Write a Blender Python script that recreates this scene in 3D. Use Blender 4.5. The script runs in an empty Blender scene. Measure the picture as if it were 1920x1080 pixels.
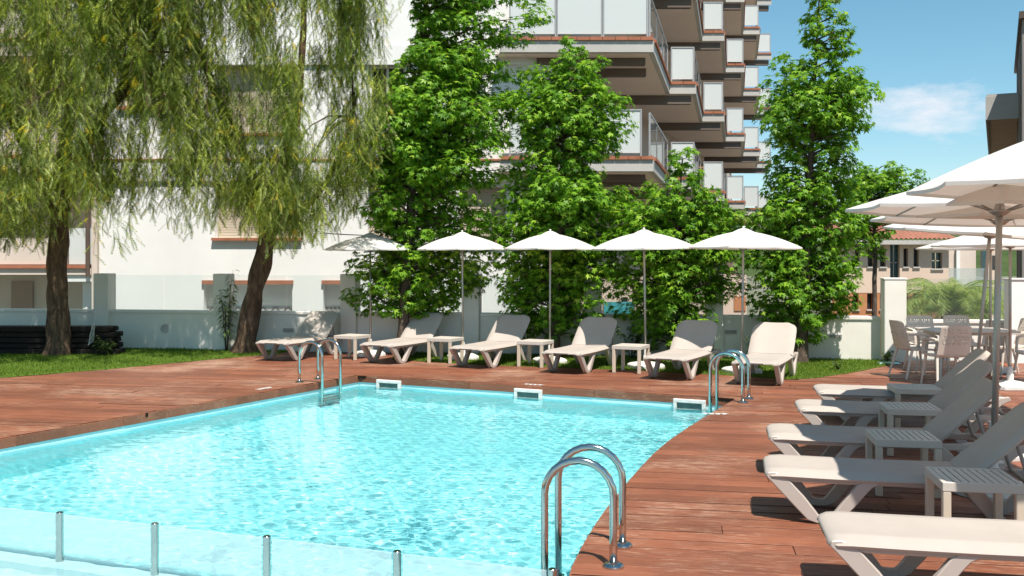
import bpy, bmesh, math, random
import numpy as np
from mathutils import Vector, Matrix, noise as mnoise
from mathutils.geometry import tessellate_polygon

R = math.radians
sc = bpy.context.scene
col = sc.collection
random.seed(7)

# ------------------------------------------------------------------ camera
F_PX, CAM_H, HOR = 1850.0, 1.75, 486.0          # focal length (1920 px frame), eye height, horizon row
cam_d = bpy.data.cameras.new('camera')
cam_d.sensor_width = 36.0
cam_d.lens = 36.0 * F_PX / 1920.0
cam_d.shift_y = -(540.0 - HOR) / 1920.0
cam_d.clip_start, cam_d.clip_end = 0.05, 4000.0
cam = bpy.data.objects.new('camera', cam_d)
cam.location = (0, 0, CAM_H)
cam.rotation_euler = (R(90), 0, 0)
col.objects.link(cam)
sc.camera = cam

# ------------------------------------------------------------------ light
SUN_EL = R(62)
SHADOW_DIR = Vector((-0.30, 0.954)).normalized()      # where shadows fall on the ground
sun_from = Vector((-SHADOW_DIR.x * math.cos(SUN_EL), -SHADOW_DIR.y * math.cos(SUN_EL), math.sin(SUN_EL)))
sd = bpy.data.lights.new('sun', 'SUN')
sd.energy, sd.angle, sd.color = 5.0, R(0.55), (1.0, 0.95, 0.875)
sun = bpy.data.objects.new('sun', sd)
sun.rotation_euler = sun_from.to_track_quat('Z', 'Y').to_euler()
sun.location = (0, 0, 40)
col.objects.link(sun)

w = bpy.data.worlds.new('World')
sc.world = w
w.use_nodes = True
nt = w.node_tree
nt.nodes.clear()
N = nt.nodes.new
out = N('ShaderNodeOutputWorld'); bg = N('ShaderNodeBackground'); sky = N('ShaderNodeTexSky')
sky.sky_type = 'NISHITA'; sky.sun_disc = False
sky.sun_elevation = SUN_EL
sky.sun_rotation = math.atan2(sun_from.x, sun_from.y)
sky.air_density, sky.dust_density, sky.ozone_density, sky.altitude = 1.0, 0.15, 4.0, 100
bg.inputs['Strength'].default_value = 0.094
hs = N('ShaderNodeHueSaturation'); hs.inputs['Saturation'].default_value = 1.08; hs.inputs['Hue'].default_value = 0.474
nt.links.new(sky.outputs[0], hs.inputs['Color'])
tc = N('ShaderNodeTexCoord')
def wmath(op, a, b=None, clamp=False):
    m = N('ShaderNodeMath'); m.operation = op; m.use_clamp = clamp
    for i, x in enumerate((a, b)):
        if x is None: continue
        if isinstance(x, (int, float)): m.inputs[i].default_value = x
        else: nt.links.new(x, m.inputs[i])
    return m.outputs[0]
# fair-weather clouds: soft patches all round the sky
nz = N('ShaderNodeTexNoise'); nz.inputs['Scale'].default_value = 11.0; nz.inputs['Detail'].default_value = 12; nz.inputs['Roughness'].default_value = 0.62
mp = N('ShaderNodeMapping'); mp.inputs['Scale'].default_value = (1.0, 1.0, 2.6)
nt.links.new(tc.outputs['Generated'], mp.inputs['Vector']); nt.links.new(mp.outputs[0], nz.inputs['Vector'])
tot = None
blobs = [((.425, 1, .150), .125, 4.6, 1.0), ((.335, 1, .098), .07, 2.6, .75), ((.33, 1, .172), .030, 2.5, .7), ((.46, 1, .135), .12, 7, .5),
         ((-.9, .6, .3), .3, 3, .9), ((.9, -.3, .35), .3, 3, .9), ((-.5, -.9, .2), .3, 3, .9), ((.3, -.9, .5), .25, 3, .8), ((1, .35, .2), .22, 3, .9)]
for c, size, zs, amp in blobs:
    cv = Vector(c).normalized()
    sb = N('ShaderNodeVectorMath'); sb.operation = 'SUBTRACT'; sb.inputs[1].default_value = cv
    nt.links.new(tc.outputs['Generated'], sb.inputs[0])
    ml = N('ShaderNodeVectorMath'); ml.operation = 'MULTIPLY'; ml.inputs[1].default_value = (1 / size, 1 / size, zs * .62 / size)
    nt.links.new(sb.outputs[0], ml.inputs[0])
    ln = N('ShaderNodeVectorMath'); ln.operation = 'LENGTH'; nt.links.new(ml.outputs[0], ln.inputs[0])
    b = wmath('MULTIPLY', wmath('SUBTRACT', 1.0, ln.outputs['Value'], True), amp)
    tot = b if tot is None else wmath('MAXIMUM', tot, b)
cl = wmath('MULTIPLY', wmath('SUBTRACT', wmath('ADD', wmath('MULTIPLY', tot, 1.0), wmath('MULTIPLY', nz.outputs['Fac'], 2.0)), 1.42), 1.9, True)
mx = N('ShaderNodeMix'); mx.data_type = 'RGBA'
nt.links.new(wmath('MULTIPLY', cl, 0.85), mx.inputs['Factor'])
nt.links.new(hs.outputs[0], mx.inputs['A']); mx.inputs['B'].default_value = (6.9, 7.0, 7.4, 1)
nt.links.new(mx.outputs['Result'], bg.inputs['Color']); nt.links.new(bg.outputs[0], out.inputs[0])

sc.view_settings.view_transform = 'Standard'
sc.view_settings.look = 'None'
sc.view_settings.exposure = 0.53
sc.view_settings.gamma = 1.0
sc.view_settings.use_curve_mapping = False
sc.render.engine = 'CYCLES'
sc.cycles.use_denoising = True
sc.cycles.adaptive_threshold = 0.015
sc.cycles.max_bounces = 7
sc.cycles.diffuse_bounces = 3
sc.cycles.glossy_bounces = 3
sc.cycles.transmission_bounces = 5
sc.cycles.transparent_max_bounces = 16
sc.cycles.sample_clamp_indirect = 8

# ------------------------------------------------------------------ placing helpers
def G(u, v, z=0.0):
    """point of the horizontal plane at height z that the photo shows at pixel (u, v)"""
    Y = F_PX * (CAM_H - z) / (v - HOR)
    return Vector(((u - 960) / F_PX * Y, Y, z))
def P(u, v, Y):
    return Vector(((u - 960) / F_PX * Y, Y, CAM_H - (v - HOR) * Y / F_PX))

# ------------------------------------------------------------------ materials
MATS = {}
def new_mat(name):
    m = bpy.data.materials.new(name); m.use_nodes = True
    t = m.node_tree; t.nodes.clear()
    MATS[name] = m
    return m, t
class NT:
    def __init__(s, t): s.t = t
    def n(s, k, **kw):
        x = s.t.nodes.new('ShaderNode' + k)
        for a, b in kw.items(): setattr(x, a, b)
        return x
    def l(s, a, b): s.t.links.new(a, b)
    def set(s, sock, v):
        if hasattr(v, 'is_linked') or isinstance(v, bpy.types.NodeSocket): s.l(v, sock)
        else: sock.default_value = v
    def noise(s, vec, scale, detail=4, rough=.55, dist=0):
        x = s.n('TexNoise'); x.inputs['Scale'].default_value = scale; x.inputs['Detail'].default_value = detail
        x.inputs['Roughness'].default_value = rough; x.inputs['Distortion'].default_value = dist
        if vec is not None: s.l(vec, x.inputs['Vector'])
        return x.outputs['Fac']
    def mapping(s, vec, scale=(1, 1, 1), rot=(0, 0, 0), loc=(0, 0, 0)):
        x = s.n('Mapping'); x.inputs['Scale'].default_value = scale; x.inputs['Rotation'].default_value = rot; x.inputs['Location'].default_value = loc
        s.l(vec, x.inputs['Vector']); return x.outputs[0]
    def ramp(s, fac, stops):
        x = s.n('ValToRGB'); e = x.color_ramp.elements
        while len(e) < len(stops): e.new(0.5)
        for i, (p, c) in enumerate(stops):
            e[i].position = p; e[i].color = (*c, 1) if len(c) == 3 else c
        s.l(fac, x.inputs['Fac']); return x.outputs['Color']
    def mix(s, fac, a, b, blend='MIX'):
        x = s.n('Mix', data_type='RGBA', blend_type=blend)
        s.set(x.inputs['Factor'], fac)
        for i, v in (('A', a), ('B', b)):
            if isinstance(v, tuple): v = (*v, 1) if len(v) == 3 else v
            s.set(x.inputs[i], v)
        return x.outputs['Result']
    def m(s, op, a, b=0.0, clamp=False):
        x = s.n('Math', operation=op, use_clamp=clamp)
        s.set(x.inputs[0], a); s.set(x.inputs[1], b); return x.outputs[0]
    def bump(s, h, strength=.3, dist=.01):
        x = s.n('Bump'); x.inputs['Strength'].default_value = strength; x.inputs['Distance'].default_value = dist
        s.l(h, x.inputs['Height']); return x.outputs[0]
    def pbsdf(s, color, rough=.6, metal=0, spec=.4, normal=None):
        x = s.n('BsdfPrincipled')
        if isinstance(color, tuple): color = (*color, 1) if len(color) == 3 else color
        s.set(x.inputs['Base Color'], color); s.set(x.inputs['Roughness'], rough)
        x.inputs['Metallic'].default_value = metal; x.inputs['Specular IOR Level'].default_value = spec
        if normal is not None: s.l(normal, x.inputs['Normal'])
        return x
    def out(s, sh):
        o = s.n('OutputMaterial'); s.l(sh if isinstance(sh, bpy.types.NodeSocket) else sh.outputs[0], o.inputs[0])
    def obj(s): return s.n('TexCoord').outputs['Object']
    def pos(s): return s.n('NewGeometry').outputs['Position']

def simple(name, c1, c2=None, scale=6, rough=.6, metal=0, spec=.4, bump=.0, bscale=80, world=False, bdist=.004, stretch=(1, 1, 1)):
    m, t = new_mat(name); k = NT(t)
    vec = k.mapping(k.pos() if world else k.obj(), stretch)
    c2 = c2 or tuple(x * .86 for x in c1)
    f = k.noise(vec, scale, 5, .6)
    colr = k.ramp(f, [(.3, c2), (.7, c1)])
    nrm = k.bump(k.noise(vec, bscale, 3), bump, bdist) if bump else None
    k.out(k.pbsdf(colr, rough, metal, spec, nrm))
    return m

PLANK_ANG = R(-10)
PD = Vector((math.cos(PLANK_ANG), math.sin(PLANK_ANG))); PN = Vector((-PD.y, PD.x))
PLANK_W = 0.195
def wood_mat(name, base, dark, pale, world_rot=PLANK_ANG):
    m, t = new_mat(name); k = NT(t)
    p = k.mapping(k.pos(), (1, 1, 1), (0, 0, -world_rot))
    sep = k.n('SeparateXYZ'); k.l(p, sep.inputs[0])
    row = k.m('FLOOR', k.m('DIVIDE', k.m('ADD', sep.outputs['Y'], 0.0), PLANK_W))
    wn = k.n('TexWhiteNoise', noise_dimensions='1D'); k.l(row, wn.inputs['W'])
    oi = k.n('ObjectInfo')
    rnd = k.m('FRACT', k.m('ADD', wn.outputs['Value'], oi.outputs['Random']))
    comb = k.n('CombineXYZ')
    k.l(k.m('ADD', sep.outputs['X'], k.m('MULTIPLY', rnd, 31.0)), comb.inputs[0]); k.l(sep.outputs['Y'], comb.inputs[1]); k.l(sep.outputs['Z'], comb.inputs[2])
    grain = k.noise(k.mapping(comb.outputs[0], (1.3, 34, 34)), 1.6, 6, .65, .4)
    c = k.ramp(grain, [(.22, dark), (.5, base), (.82, tuple(x * 1.18 for x in base))])
    # board to board tone
    tone = k.n('MapRange'); k.l(rnd, tone.inputs['Value']); tone.inputs['To Min'].default_value = .74; tone.inputs['To Max'].default_value = 1.16
    c = k.mix(1.0, c, tone.outputs[0], 'MULTIPLY')
    # worn stain: pale scratched flakes along the grain, gathered in worn areas
    wear = k.noise(k.mapping(comb.outputs[0], (2.6, 22, 10)), 1.9, 9, .78, .9)
    area = k.noise(p, .55, 4, .6)
    wf = k.m('MULTIPLY', k.m('SUBTRACT', k.m('ADD', wear, k.m('MULTIPLY', area, .75)), .90), 7.5, True)
    c = k.mix(k.m('MULTIPLY', wf, .52), c, pale)
    # footfall dirt
    dirt = k.noise(p, 1.4, 6, .7)
    c = k.mix(k.ramp(dirt, [(.46, (0, 0, 0)), (.74, (.62, .62, .62))]), c, dark)
    rough = k.ramp(grain, [(.2, (.62,) * 3), (.8, (.45,) * 3)])
    k.out(k.pbsdf(c, rough, 0, .35, k.bump(k.m('ADD', grain, k.m('MULTIPLY', wf, .6)), .35, .004)))
    return m
wood_mat('deck_wood', (.240, .083, .042), (.105, .036, .022), (.60, .40, .28))
wood_mat('fascia_wood', (.250, .088, .046), (.175, .062, .034), (.42, .25, .16), R(-26))

def water_mat():
    m, t = new_mat('pool_water'); k = NT(t)
    gl = k.n('BsdfPrincipled'); gl.inputs['Base Color'].default_value = (.86, .99, 1.0, 1); gl.inputs['Roughness'].default_value = 0.0
    gl.inputs['IOR'].default_value = 1.33; gl.inputs['Transmission Weight'].default_value = 1.0
    k.out(gl)
water_mat()
def glass_mat(name, tint, frost, frost_col, rough=.03, tl_f=.5):
    m, t = new_mat(name); k = NT(t)
    tr = k.n('BsdfTransparent'); tr.inputs[0].default_value = (*tint, 1)
    df = k.n('BsdfDiffuse'); df.inputs[0].default_value = (*frost_col, 1)
    tl = k.n('BsdfTranslucent'); tl.inputs[0].default_value = (*frost_col, 1)
    a = k.n('MixShader'); a.inputs[0].default_value = tl_f; k.l(df.outputs[0], a.inputs[1]); k.l(tl.outputs[0], a.inputs[2])
    b = k.n('MixShader'); b.inputs[0].default_value = frost; k.l(tr.outputs[0], b.inputs[1]); k.l(a.outputs[0], b.inputs[2])
    gl = k.n('BsdfGlossy'); gl.inputs['Roughness'].default_value = rough
    fr = k.n('Fresnel'); fr.inputs['IOR'].default_value = 1.45
    bf = k.n('NewGeometry').outputs['Backfacing']
    c = k.n('MixShader'); k.l(k.m('MULTIPLY', fr.outputs[0], k.m('SUBTRACT', 1.0, bf)), c.inputs[0]); k.l(b.outputs[0], c.inputs[1]); k.l(gl.outputs[0], c.inputs[2])
    k.out(c)
glass_mat('frosted_pool_glass', (.93, .99, .99), .34, (.92, .97, .97), .03, .35)
glass_mat('clear_glass', (.95, .98, .975), .03, (.8, .86, .86))
glass_mat('balcony_clear_glass', (.90, .94, .94), .30, (.70, .73, .73))
glass_mat('balcony_frosted_glass', (.8, .85, .85), .92, (.70, .72, .70), .08, .15)

def leaf_mat(name, cols, trans_gain=1.0, gloss=.35, yellow=None, mixf=.38):
    m, t = new_mat(name); k = NT(t)
    geo = k.n('NewGeometry'); oi = k.n('ObjectInfo')
    rnd = k.m('FRACT', k.m('ADD', geo.outputs['Random Per Island'], k.m('MULTIPLY', oi.outputs['Random'], .7)))
    c = k.ramp(rnd, cols)
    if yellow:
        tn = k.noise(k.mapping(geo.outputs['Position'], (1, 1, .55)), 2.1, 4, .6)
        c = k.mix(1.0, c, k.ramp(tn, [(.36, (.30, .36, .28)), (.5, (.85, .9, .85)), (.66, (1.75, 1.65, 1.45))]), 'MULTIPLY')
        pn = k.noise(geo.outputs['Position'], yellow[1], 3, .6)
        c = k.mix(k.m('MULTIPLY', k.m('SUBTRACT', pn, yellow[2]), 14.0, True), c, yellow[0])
    pb = k.pbsdf(c, gloss, 0, .22)
    tl = k.n('BsdfTranslucent')
    g = k.mix(1.0, c, (1.25 * trans_gain, 1.35 * trans_gain, .55 * trans_gain), 'MULTIPLY'); k.l(g, tl.inputs[0])
    x = k.n('MixShader'); x.inputs[0].default_value = mixf; k.l(pb.outputs[0], x.inputs[1]); k.l(tl.outputs[0], x.inputs[2])
    k.out(x)
leaf_mat('sweetgum_leaf', [(0, (.048, .125, .010)), (.5, (.115, .25, .016)), (.88, (.21, .37, .028)), (1, (.32, .44, .05))], 1.5, .45, None, .30)
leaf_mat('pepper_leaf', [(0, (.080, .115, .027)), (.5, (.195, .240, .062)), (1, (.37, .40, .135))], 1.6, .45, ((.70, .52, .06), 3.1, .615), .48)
leaf_mat('sapling_leaf', [(0, (.06, .11, .03)), (1, (.13, .19, .06))], 1.2, .5)
leaf_mat('palm_leaf', [(0, (.13, .19, .04)), (.6, (.24, .32, .07)), (1, (.42, .40, .13))], 1.3, .5)
leaf_mat('grass_blade', [(0, (.075, .135, .012)), (.6, (.13, .21, .022)), (1, (.21, .26, .04))], 1.0, .6)

def bark_mat(name, c1, c2, sc_=9):
    m, t = new_mat(name); k = NT(t)
    v = k.mapping(k.obj(), (1, 1, .28))
    n1 = k.noise(v, sc_, 8, .7, .6)
    vo = k.n('TexVoronoi', feature='DISTANCE_TO_EDGE'); vo.inputs['Scale'].default_value = sc_ * 1.3; k.l(v, vo.inputs['Vector'])
    h = k.m('ADD', n1, k.m('MULTIPLY', vo.outputs['Distance'], .6))
    c = k.ramp(h, [(.35, c2), (.85, c1)])
    k.out(k.pbsdf(c, .9, 0, .2, k.bump(h, .9, .05)))
bark_mat('pepper_bark', (.20, .125, .080), (.045, .028, .020))
bark_mat('sweetgum_bark', (.17, .125, .095), (.06, .042, .032), 12)

simple('white_wall', (.80, .765, .70), (.69, .655, .59), .9, .85, 0, .2, .25, 60, True, .004)
simple('white_render', (.80, .78, .75), (.725, .705, .675), .6, .85, 0, .2, .2, 40, True, .006)
simple('cream_render', (.66, .56, .48), (.57, .475, .405), .7, .85, 0, .2, .15, 30, True, .006)
simple('slab_grey', (.50, .475, .44), (.42, .395, .365), .8, .8, 0, .2, .1, 30, True)
simple('soffit', (.80, .645, .55), (.75, .60, .51), .5, .85, 0, .2, 0)
simple('beam_taupe', (.17, .135, .112), (.14, .11, .092), .8, .85, 0, .2)
simple('brick_trim', (.40, .155, .09), (.30, .115, .065), 3, .8, 0, .2, .2, 30, True)
simple('shutter', (.52, .44, .34), (.46, .385, .295), 2, .6)
simple('window_dark', (.035, .04, .045), (.02, .024, .028), 1, .08, 0, .6)
simple('window_teal', (.03, .10, .115), (.02, .065, .075), 2, .15, 0, .6)
simple('steel', (.60, .575, .54), (.53, .51, .48), 4, .12, 1, .5)
simple('brushed_pole', (.46, .43, .39), (.38, .355, .325), 3, .42, .6, .5)
simple('pool_liner', (.385, .87, .895), (.355, .85, .885), 1.1, .5, 0, .3, 0, world=True)
simple('pool_liner_pale', (.60, .83, .83), (.52, .79, .80), 1.5, .5, 0, .3, 0, world=True)
simple('pool_shallow', (.60, .74, .74), (.50, .70, .72), 2.4, .6, 0, .3, 0, world=True)
simple('sling', (.44, .382, .333), (.405, .35, .303), 3, .75, 0, .25, .35, 420, False, .0012)
simple('resin', (.46, .395, .345), (.43, .365, .32), 2, .42, 0, .4, .05, 60)
simple('resin_dark', (.30, .26, .23), (.26, .225, .2), 2, .5, 0, .35)
simple('table_resin', (.56, .50, .43), (.52, .46, .395), 2, .45, 0, .4, .05, 60)
simple('table_leg_resin', (.60, .50, .385), (.55, .455, .35), 2, .5, 0, .35)
simple('chair_resin', (.68, .595, .51), (.63, .55, .47), 2, .5, 0, .35)
simple('base_white', (.74, .71, .66), (.62, .59, .54), 5, .6, 0, .3, .1, 50)
simple('timber', (.030, .022, .018), (.012, .010, .009), 5, .85, 0, .2, .6, 26, False, .01, (1, 6, 6))
simple('rope', (.62, .60, .57), (.5, .48, .45), 20, .8)
simple('lawn_soil', (.10, .165, .022), (.065, .115, .014), 2.2, .95, 0, .1, .5, 90, True, .02)
simple('soil', (.10, .075, .05), (.06, .045, .032), 3, .95, 0, .1, .5, 40, True, .02)
simple('ground_far', (.20, .19, .15), (.13, .14, .08), .15, .95, 0, .1, 0, world=True)
simple('concrete', (.42, .40, .37), (.33, .315, .29), 1.2, .85, 0, .2, .2, 40, True)
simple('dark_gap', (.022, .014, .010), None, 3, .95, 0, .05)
simple('white_paint', (.78, .77, .74), (.60, .55, .50), 30, .6, 0, .3)
simple('pink_render', (.66, .51, .41), (.60, .455, .365), .35, .85, 0, .15, world=True)
simple('brick_orange', (.52, .235, .115), (.40, .17, .085), 1.6, .85, 0, .15, world=True)
simple('roof_tile', (.44, .195, .13), (.32, .14, .095), 1.5, .8, 0, .2, world=True)
simple('grey_block', (.30, .265, .245), (.25, .22, .20), .5, .75, 0, .25, world=True)
simple('brown_fascia', (.11, .075, .055), (.08, .055, .042), 1, .6)
simple('soffit_wood', (.34, .215, .145), (.28, .175, .12), 2, .7, world=True)
simple('hill_green', (.075, .105, .035), (.035, .060, .018), .08, .95, 0, .1, world=True)
simple('cable', (.03, .03, .03), None, 2, .6)
simple('vent_grey', (.42, .41, .39), (.34, .33, .31), 6, .6)
simple('skimmer_grey', (.16, .20, .18), (.10, .13, .12), 6, .7)
simple('teal_cover', (.05, .30, .33), (.035, .24, .27), 3, .6)
simple('orange_plastic', (.36, .17, .06), None, 3, .6)
simple('rail_grey', (.42, .41, .40), (.36, .35, .345), 3, .4, .3)
simple('dark_fitting', (.05, .045, .04), None, 3, .5)

def canopy_mat():
    m, t = new_mat('canopy'); k = NT(t)
    v = k.obj()
    c = k.ramp(k.noise(v, 2.2, 5, .6), [(.3, (.76, .72, .67)), (.7, (.82, .785, .74))])
    df = k.n('BsdfDiffuse'); k.l(c, df.inputs[0]); k.l(k.bump(k.noise(v, 260, 2), .15, .001), df.inputs['Normal'])
    tl = k.n('BsdfTranslucent'); tl.inputs[0].default_value = (.80, .65, .54, 1)
    x = k.n('MixShader'); x.inputs[0].default_value = .27; k.l(df.outputs[0], x.inputs[1]); k.l(tl.outputs[0], x.inputs[2])
    k.out(x)
canopy_mat()

# ------------------------------------------------------------------ mesh helpers
def tag(o, label=None, cat=None, group=None, kind=None):
    if label: o['label'] = label
    if cat: o['category'] = cat
    if group: o['group'] = group
    if kind: o['kind'] = kind
    return o
def empty(name, loc=(0, 0, 0), rz=0, label=None, cat=None, group=None):
    o = bpy.data.objects.new(name, None); col.objects.link(o)
    o.empty_display_size = .1
    o.location = loc; o.rotation_euler = (0, 0, rz)
    return tag(o, label, cat, group)
def link(name, me, parent=None, loc=None, rz=None):
    o = bpy.data.objects.new(name, me); col.objects.link(o)
    if parent is not None: o.parent = parent
    if loc is not None: o.location = loc
    if rz is not None: o.rotation_euler = (0, 0, rz)
    return o
def copy_tree(o, parent=None):
    c = o.copy(); col.objects.link(c)
    if parent is not None: c.parent = parent
    for ch in list(o.children): copy_tree(ch, c)
    return c

class MB:
    def __init__(s): s.v = []; s.f = []; s.mi = []; s.cur = 0
    def add(s, vs, fs):
        b = len(s.v); s.v += [tuple(x) for x in vs]; s.f += [tuple(i + b for i in f) for f in fs]; s.mi += [s.cur] * len(fs)
        return s
    def box(s, c, d, rz=0, M=None):
        x, y, z = d[0] / 2, d[1] / 2, d[2] / 2
        vs = [Vector(p) for p in ((-x, -y, -z), (x, -y, -z), (x, y, -z), (-x, y, -z), (-x, -y, z), (x, -y, z), (x, y, z), (-x, y, z))]
        if M is None: M = Matrix.Translation(c) @ Matrix.Rotation(rz, 4, 'Z')
        return s.add([M @ p for p in vs], [(0, 3, 2, 1), (4, 5, 6, 7), (0, 1, 5, 4), (1, 2, 6, 5), (2, 3, 7, 6), (3, 0, 4, 7)])
    def box2(s, a, b):
        return s.box([(a[i] + b[i]) / 2 for i in range(3)], [abs(b[i] - a[i]) for i in range(3)])
    def prism(s, poly, z0, z1):
        n = len(poly)
        vs = [(p[0], p[1], z0) for p in poly] + [(p[0], p[1], z1) for p in poly]
        fs = [(i, (i + 1) % n, n + (i + 1) % n, n + i) for i in range(n)]
        fs += [tuple(range(n - 1, -1, -1)), tuple(range(n, 2 * n))]
        return s.add(vs, fs)
    def loft(s, rings, caps=True, closed=True):
        n = len(rings[0]); vs = [p for r in rings for p in r]; fs = []
        for k in range(len(rings) - 1):
            for i in range(n if closed else n - 1):
                j = (i + 1) % n
                fs.append((k * n + i, k * n + j, (k + 1) * n + j, (k + 1) * n + i))
        if caps: fs += [tuple(range(n - 1, -1, -1)), tuple(range((len(rings) - 1) * n, len(rings) * n))]
        return s.add(vs, fs)
    def tube(s, pts, r, n=10, caps=True):
        pts = [Vector(p) for p in pts]; rs = r if isinstance(r, (list, tuple)) else [r] * len(pts)
        rings = []; up = None
        for i, p in enumerate(pts):
            d = (pts[min(i + 1, len(pts) - 1)] - pts[max(i - 1, 0)]).normalized()
            if up is None:
                up = Vector((0, 0, 1)) if abs(d.z) < .9 else Vector((1, 0, 0))
            a = d.cross(up).normalized(); b = a.cross(d).normalized(); up = b
            rings.append([p + (a * math.cos(2 * math.pi * k / n) + b * math.sin(2 * math.pi * k / n)) * rs[i] for k in range(n)])
        return s.loft([rr[::-1] for rr in rings], caps)
    def lathe(s, prof, n=20, c=(0, 0, 0)):
        rings = [[(c[0] + r * math.cos(2 * math.pi * k / n), c[1] + r * math.sin(2 * math.pi * k / n), c[2] + z) for k in range(n)] for r, z in prof]
        return s.loft(rings)
    def ribbon(s, pts, widths, y0, y1):
        """flat bar following a path in the x-z plane, from y0 to y1"""
        P2 = [Vector(p) for p in pts]; n = len(P2); L = []; Rr = []
        ws = widths if isinstance(widths, (list, tuple)) else [widths] * n
        for i in range(n):
            d = (P2[min(i + 1, n - 1)] - P2[max(i - 1, 0)]).normalized(); q = Vector((-d.y, d.x)) * ws[i] / 2
            L.append(P2[i] + q); Rr.append(P2[i] - q)
        rings = [[(L[i].x, y0, L[i].y), (Rr[i].x, y0, Rr[i].y), (Rr[i].x, y1, Rr[i].y), (L[i].x, y1, L[i].y)] for i in range(n)]
        return s.loft(rings)
    def mesh(s, name, mats, bevel=0, smooth=False, recalc=True):
        me = bpy.data.meshes.new(name); me.from_pydata(s.v, [], s.f)
        for m in (mats if isinstance(mats, (list, tuple)) else [mats]): me.materials.append(MATS[m])
        if any(s.mi): me.polygons.foreach_set('material_index', s.mi)
        if recalc or bevel:
            bm = bmesh.new(); bm.from_mesh(me)
            if recalc: bmesh.ops.recalc_face_normals(bm, faces=bm.faces)
            if bevel:
                es = [e for e in bm.edges if len(e.link_faces) == 2 and e.calc_face_angle(0) > R(35)]
                bmesh.ops.bevel(bm, geom=es, offset=bevel, segments=1, affect='EDGES', clamp_overlap=True)
            bm.to_mesh(me); bm.free()
        if smooth: me.polygons.foreach_set('use_smooth', [True] * len(me.polygons))
        me.update()
        return me
    def build(s, name, mats, parent=None, bevel=0, smooth=False, loc=None, rz=None, recalc=True):
        return link(name, s.mesh(name, mats, bevel, smooth, recalc), parent, loc, rz)

def smooth_by_angle(me, ang=40):
    me.polygons.foreach_set('use_smooth', [True] * len(me.polygons))
    bm = bmesh.new(); bm.from_mesh(me)
    for e in bm.edges:
        e.smooth = not (len(e.link_faces) == 2 and e.calc_face_angle(0) > R(ang))
    bm.to_mesh(me); bm.free()
def big_mesh(name, V, T, mat):
    """triangle / quad soup from numpy arrays"""
    me = bpy.data.meshes.new(name)
    n, k = T.shape
    me.vertices.add(len(V)); me.vertices.foreach_set('co', V.astype(np.float32).ravel())
    me.loops.add(n * k); me.loops.foreach_set('vertex_index', T.astype(np.int32).ravel())
    me.polygons.add(n); me.polygons.foreach_set('loop_start', np.arange(0, n * k, k, dtype=np.int32))
    me.polygons.foreach_set('loop_total', np.full(n, k, dtype=np.int32))
    me.materials.append(MATS[mat]); me.update(calc_edges=True)
    return me

# ================================================================== SETTING
C0 = G(673, 703).to_2d()                       # far left corner of the pool
E1 = Vector((.8975, -.4410)); E2 = Vector((.4410, .8975))      # along the far edge, and away from it
E_ANG = math.atan2(E1.y, E1.x)
POOL_Z = -0.15
curve_px = [(1380, 747), (1323, 781), (1253, 827), (1204, 874), (1164, 921), (1135, 958), (1103, 1007), (1082, 1047), (1070, 1080)]
right_edge = [G(*q).to_2d() for q in curve_px]
right_edge[0] = C0 + E1 * (right_edge[0] - C0).dot(E1)
def catmull(pts, k=4):
    o = []
    for i in range(len(pts) - 1):
        p0, p1, p2, p3 = pts[max(i - 1, 0)], pts[i], pts[i + 1], pts[min(i + 2, len(pts) - 1)]
        for j in range(k):
            t = j / k
            o.append(.5 * ((2 * p1) + (p2 - p0) * t + (2 * p0 - 5 * p1 + 4 * p2 - p3) * t * t + (3 * p1 - p0 - 3 * p2 + p3) * t ** 3))
    return o + [pts[-1]]
right_edge += [Vector((.27, 4.75)), Vector((.30, 3.9)), Vector((.45, 2.9))]
right_curve = catmull(right_edge, 4)
EL = (G(0, 822).to_2d() - C0).normalized()     # along the left edge, towards the camera
left_far = C0 + EL * 13.3
pool_poly = [C0] + right_curve + [Vector((left_far.x, 2.9)), left_far]
WALL_K = -0.161
def wall_y(x): return 18.16 + WALL_K * x
WALL_ANG = math.atan(WALL_K)

lawn_a = [G(-420, 752).to_2d(), G(-60, 714).to_2d(), G(60, 704).to_2d(), G(200, 693).to_2d(), G(350, 678.5).to_2d(), G(450, 669.5).to_2d(), G(520, 664).to_2d(), Vector((-4.2, wall_y(-4.2)))]
lawn_a += [Vector((-14, wall_y(-14)))]
lawn_b = [G(q[0], q[1]).to_2d() for q in [(735, 674), (870, 683), (1000, 688), (1180, 694.5), (1350, 703), (1480, 711.5), (1530, 709), (1590, 700), (1680, 682.5)]]
lawn_b += [Vector((6.75, wall_y(6.75))), Vector((-2.2, wall_y(-2.2)))]
deck_outer = [Vector((-14, .8)), Vector((13, .8)), Vector((13, 17.2)), Vector((6.9, wall_y(6.9))), Vector((-14, wall_y(-14)))]

def flat(name, poly, z, mat, holes=(), kind='structure', parent=None):
    loops = [[Vector((p.x, p.y, 0)) for p in poly]] + [[Vector((p.x, p.y, 0)) for p in h] for h in holes]
    tris = tessellate_polygon(loops)
    flatv = [(p.x, p.y, z) for lp in loops for p in lp]
    m = MB(); m.add(flatv, tris)
    o = m.build(name, mat, parent)
    bm = bmesh.new(); bm.from_mesh(o.data)
    for f in bm.faces:
        if f.normal.z < 0: f.normal_flip()
    bm.to_mesh(o.data); bm.free()
    if kind and parent is None: o['kind'] = kind
    return o

# lower ground that runs to the horizon
g = MB(); g.add([(-1500, -600, -4), (1500, -600, -4), (1500, 3000, -4), (-1500, 3000, -4)], [(0, 1, 2, 3)])
tag(g.build('ground', 'ground_far'), kind='structure')
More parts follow.
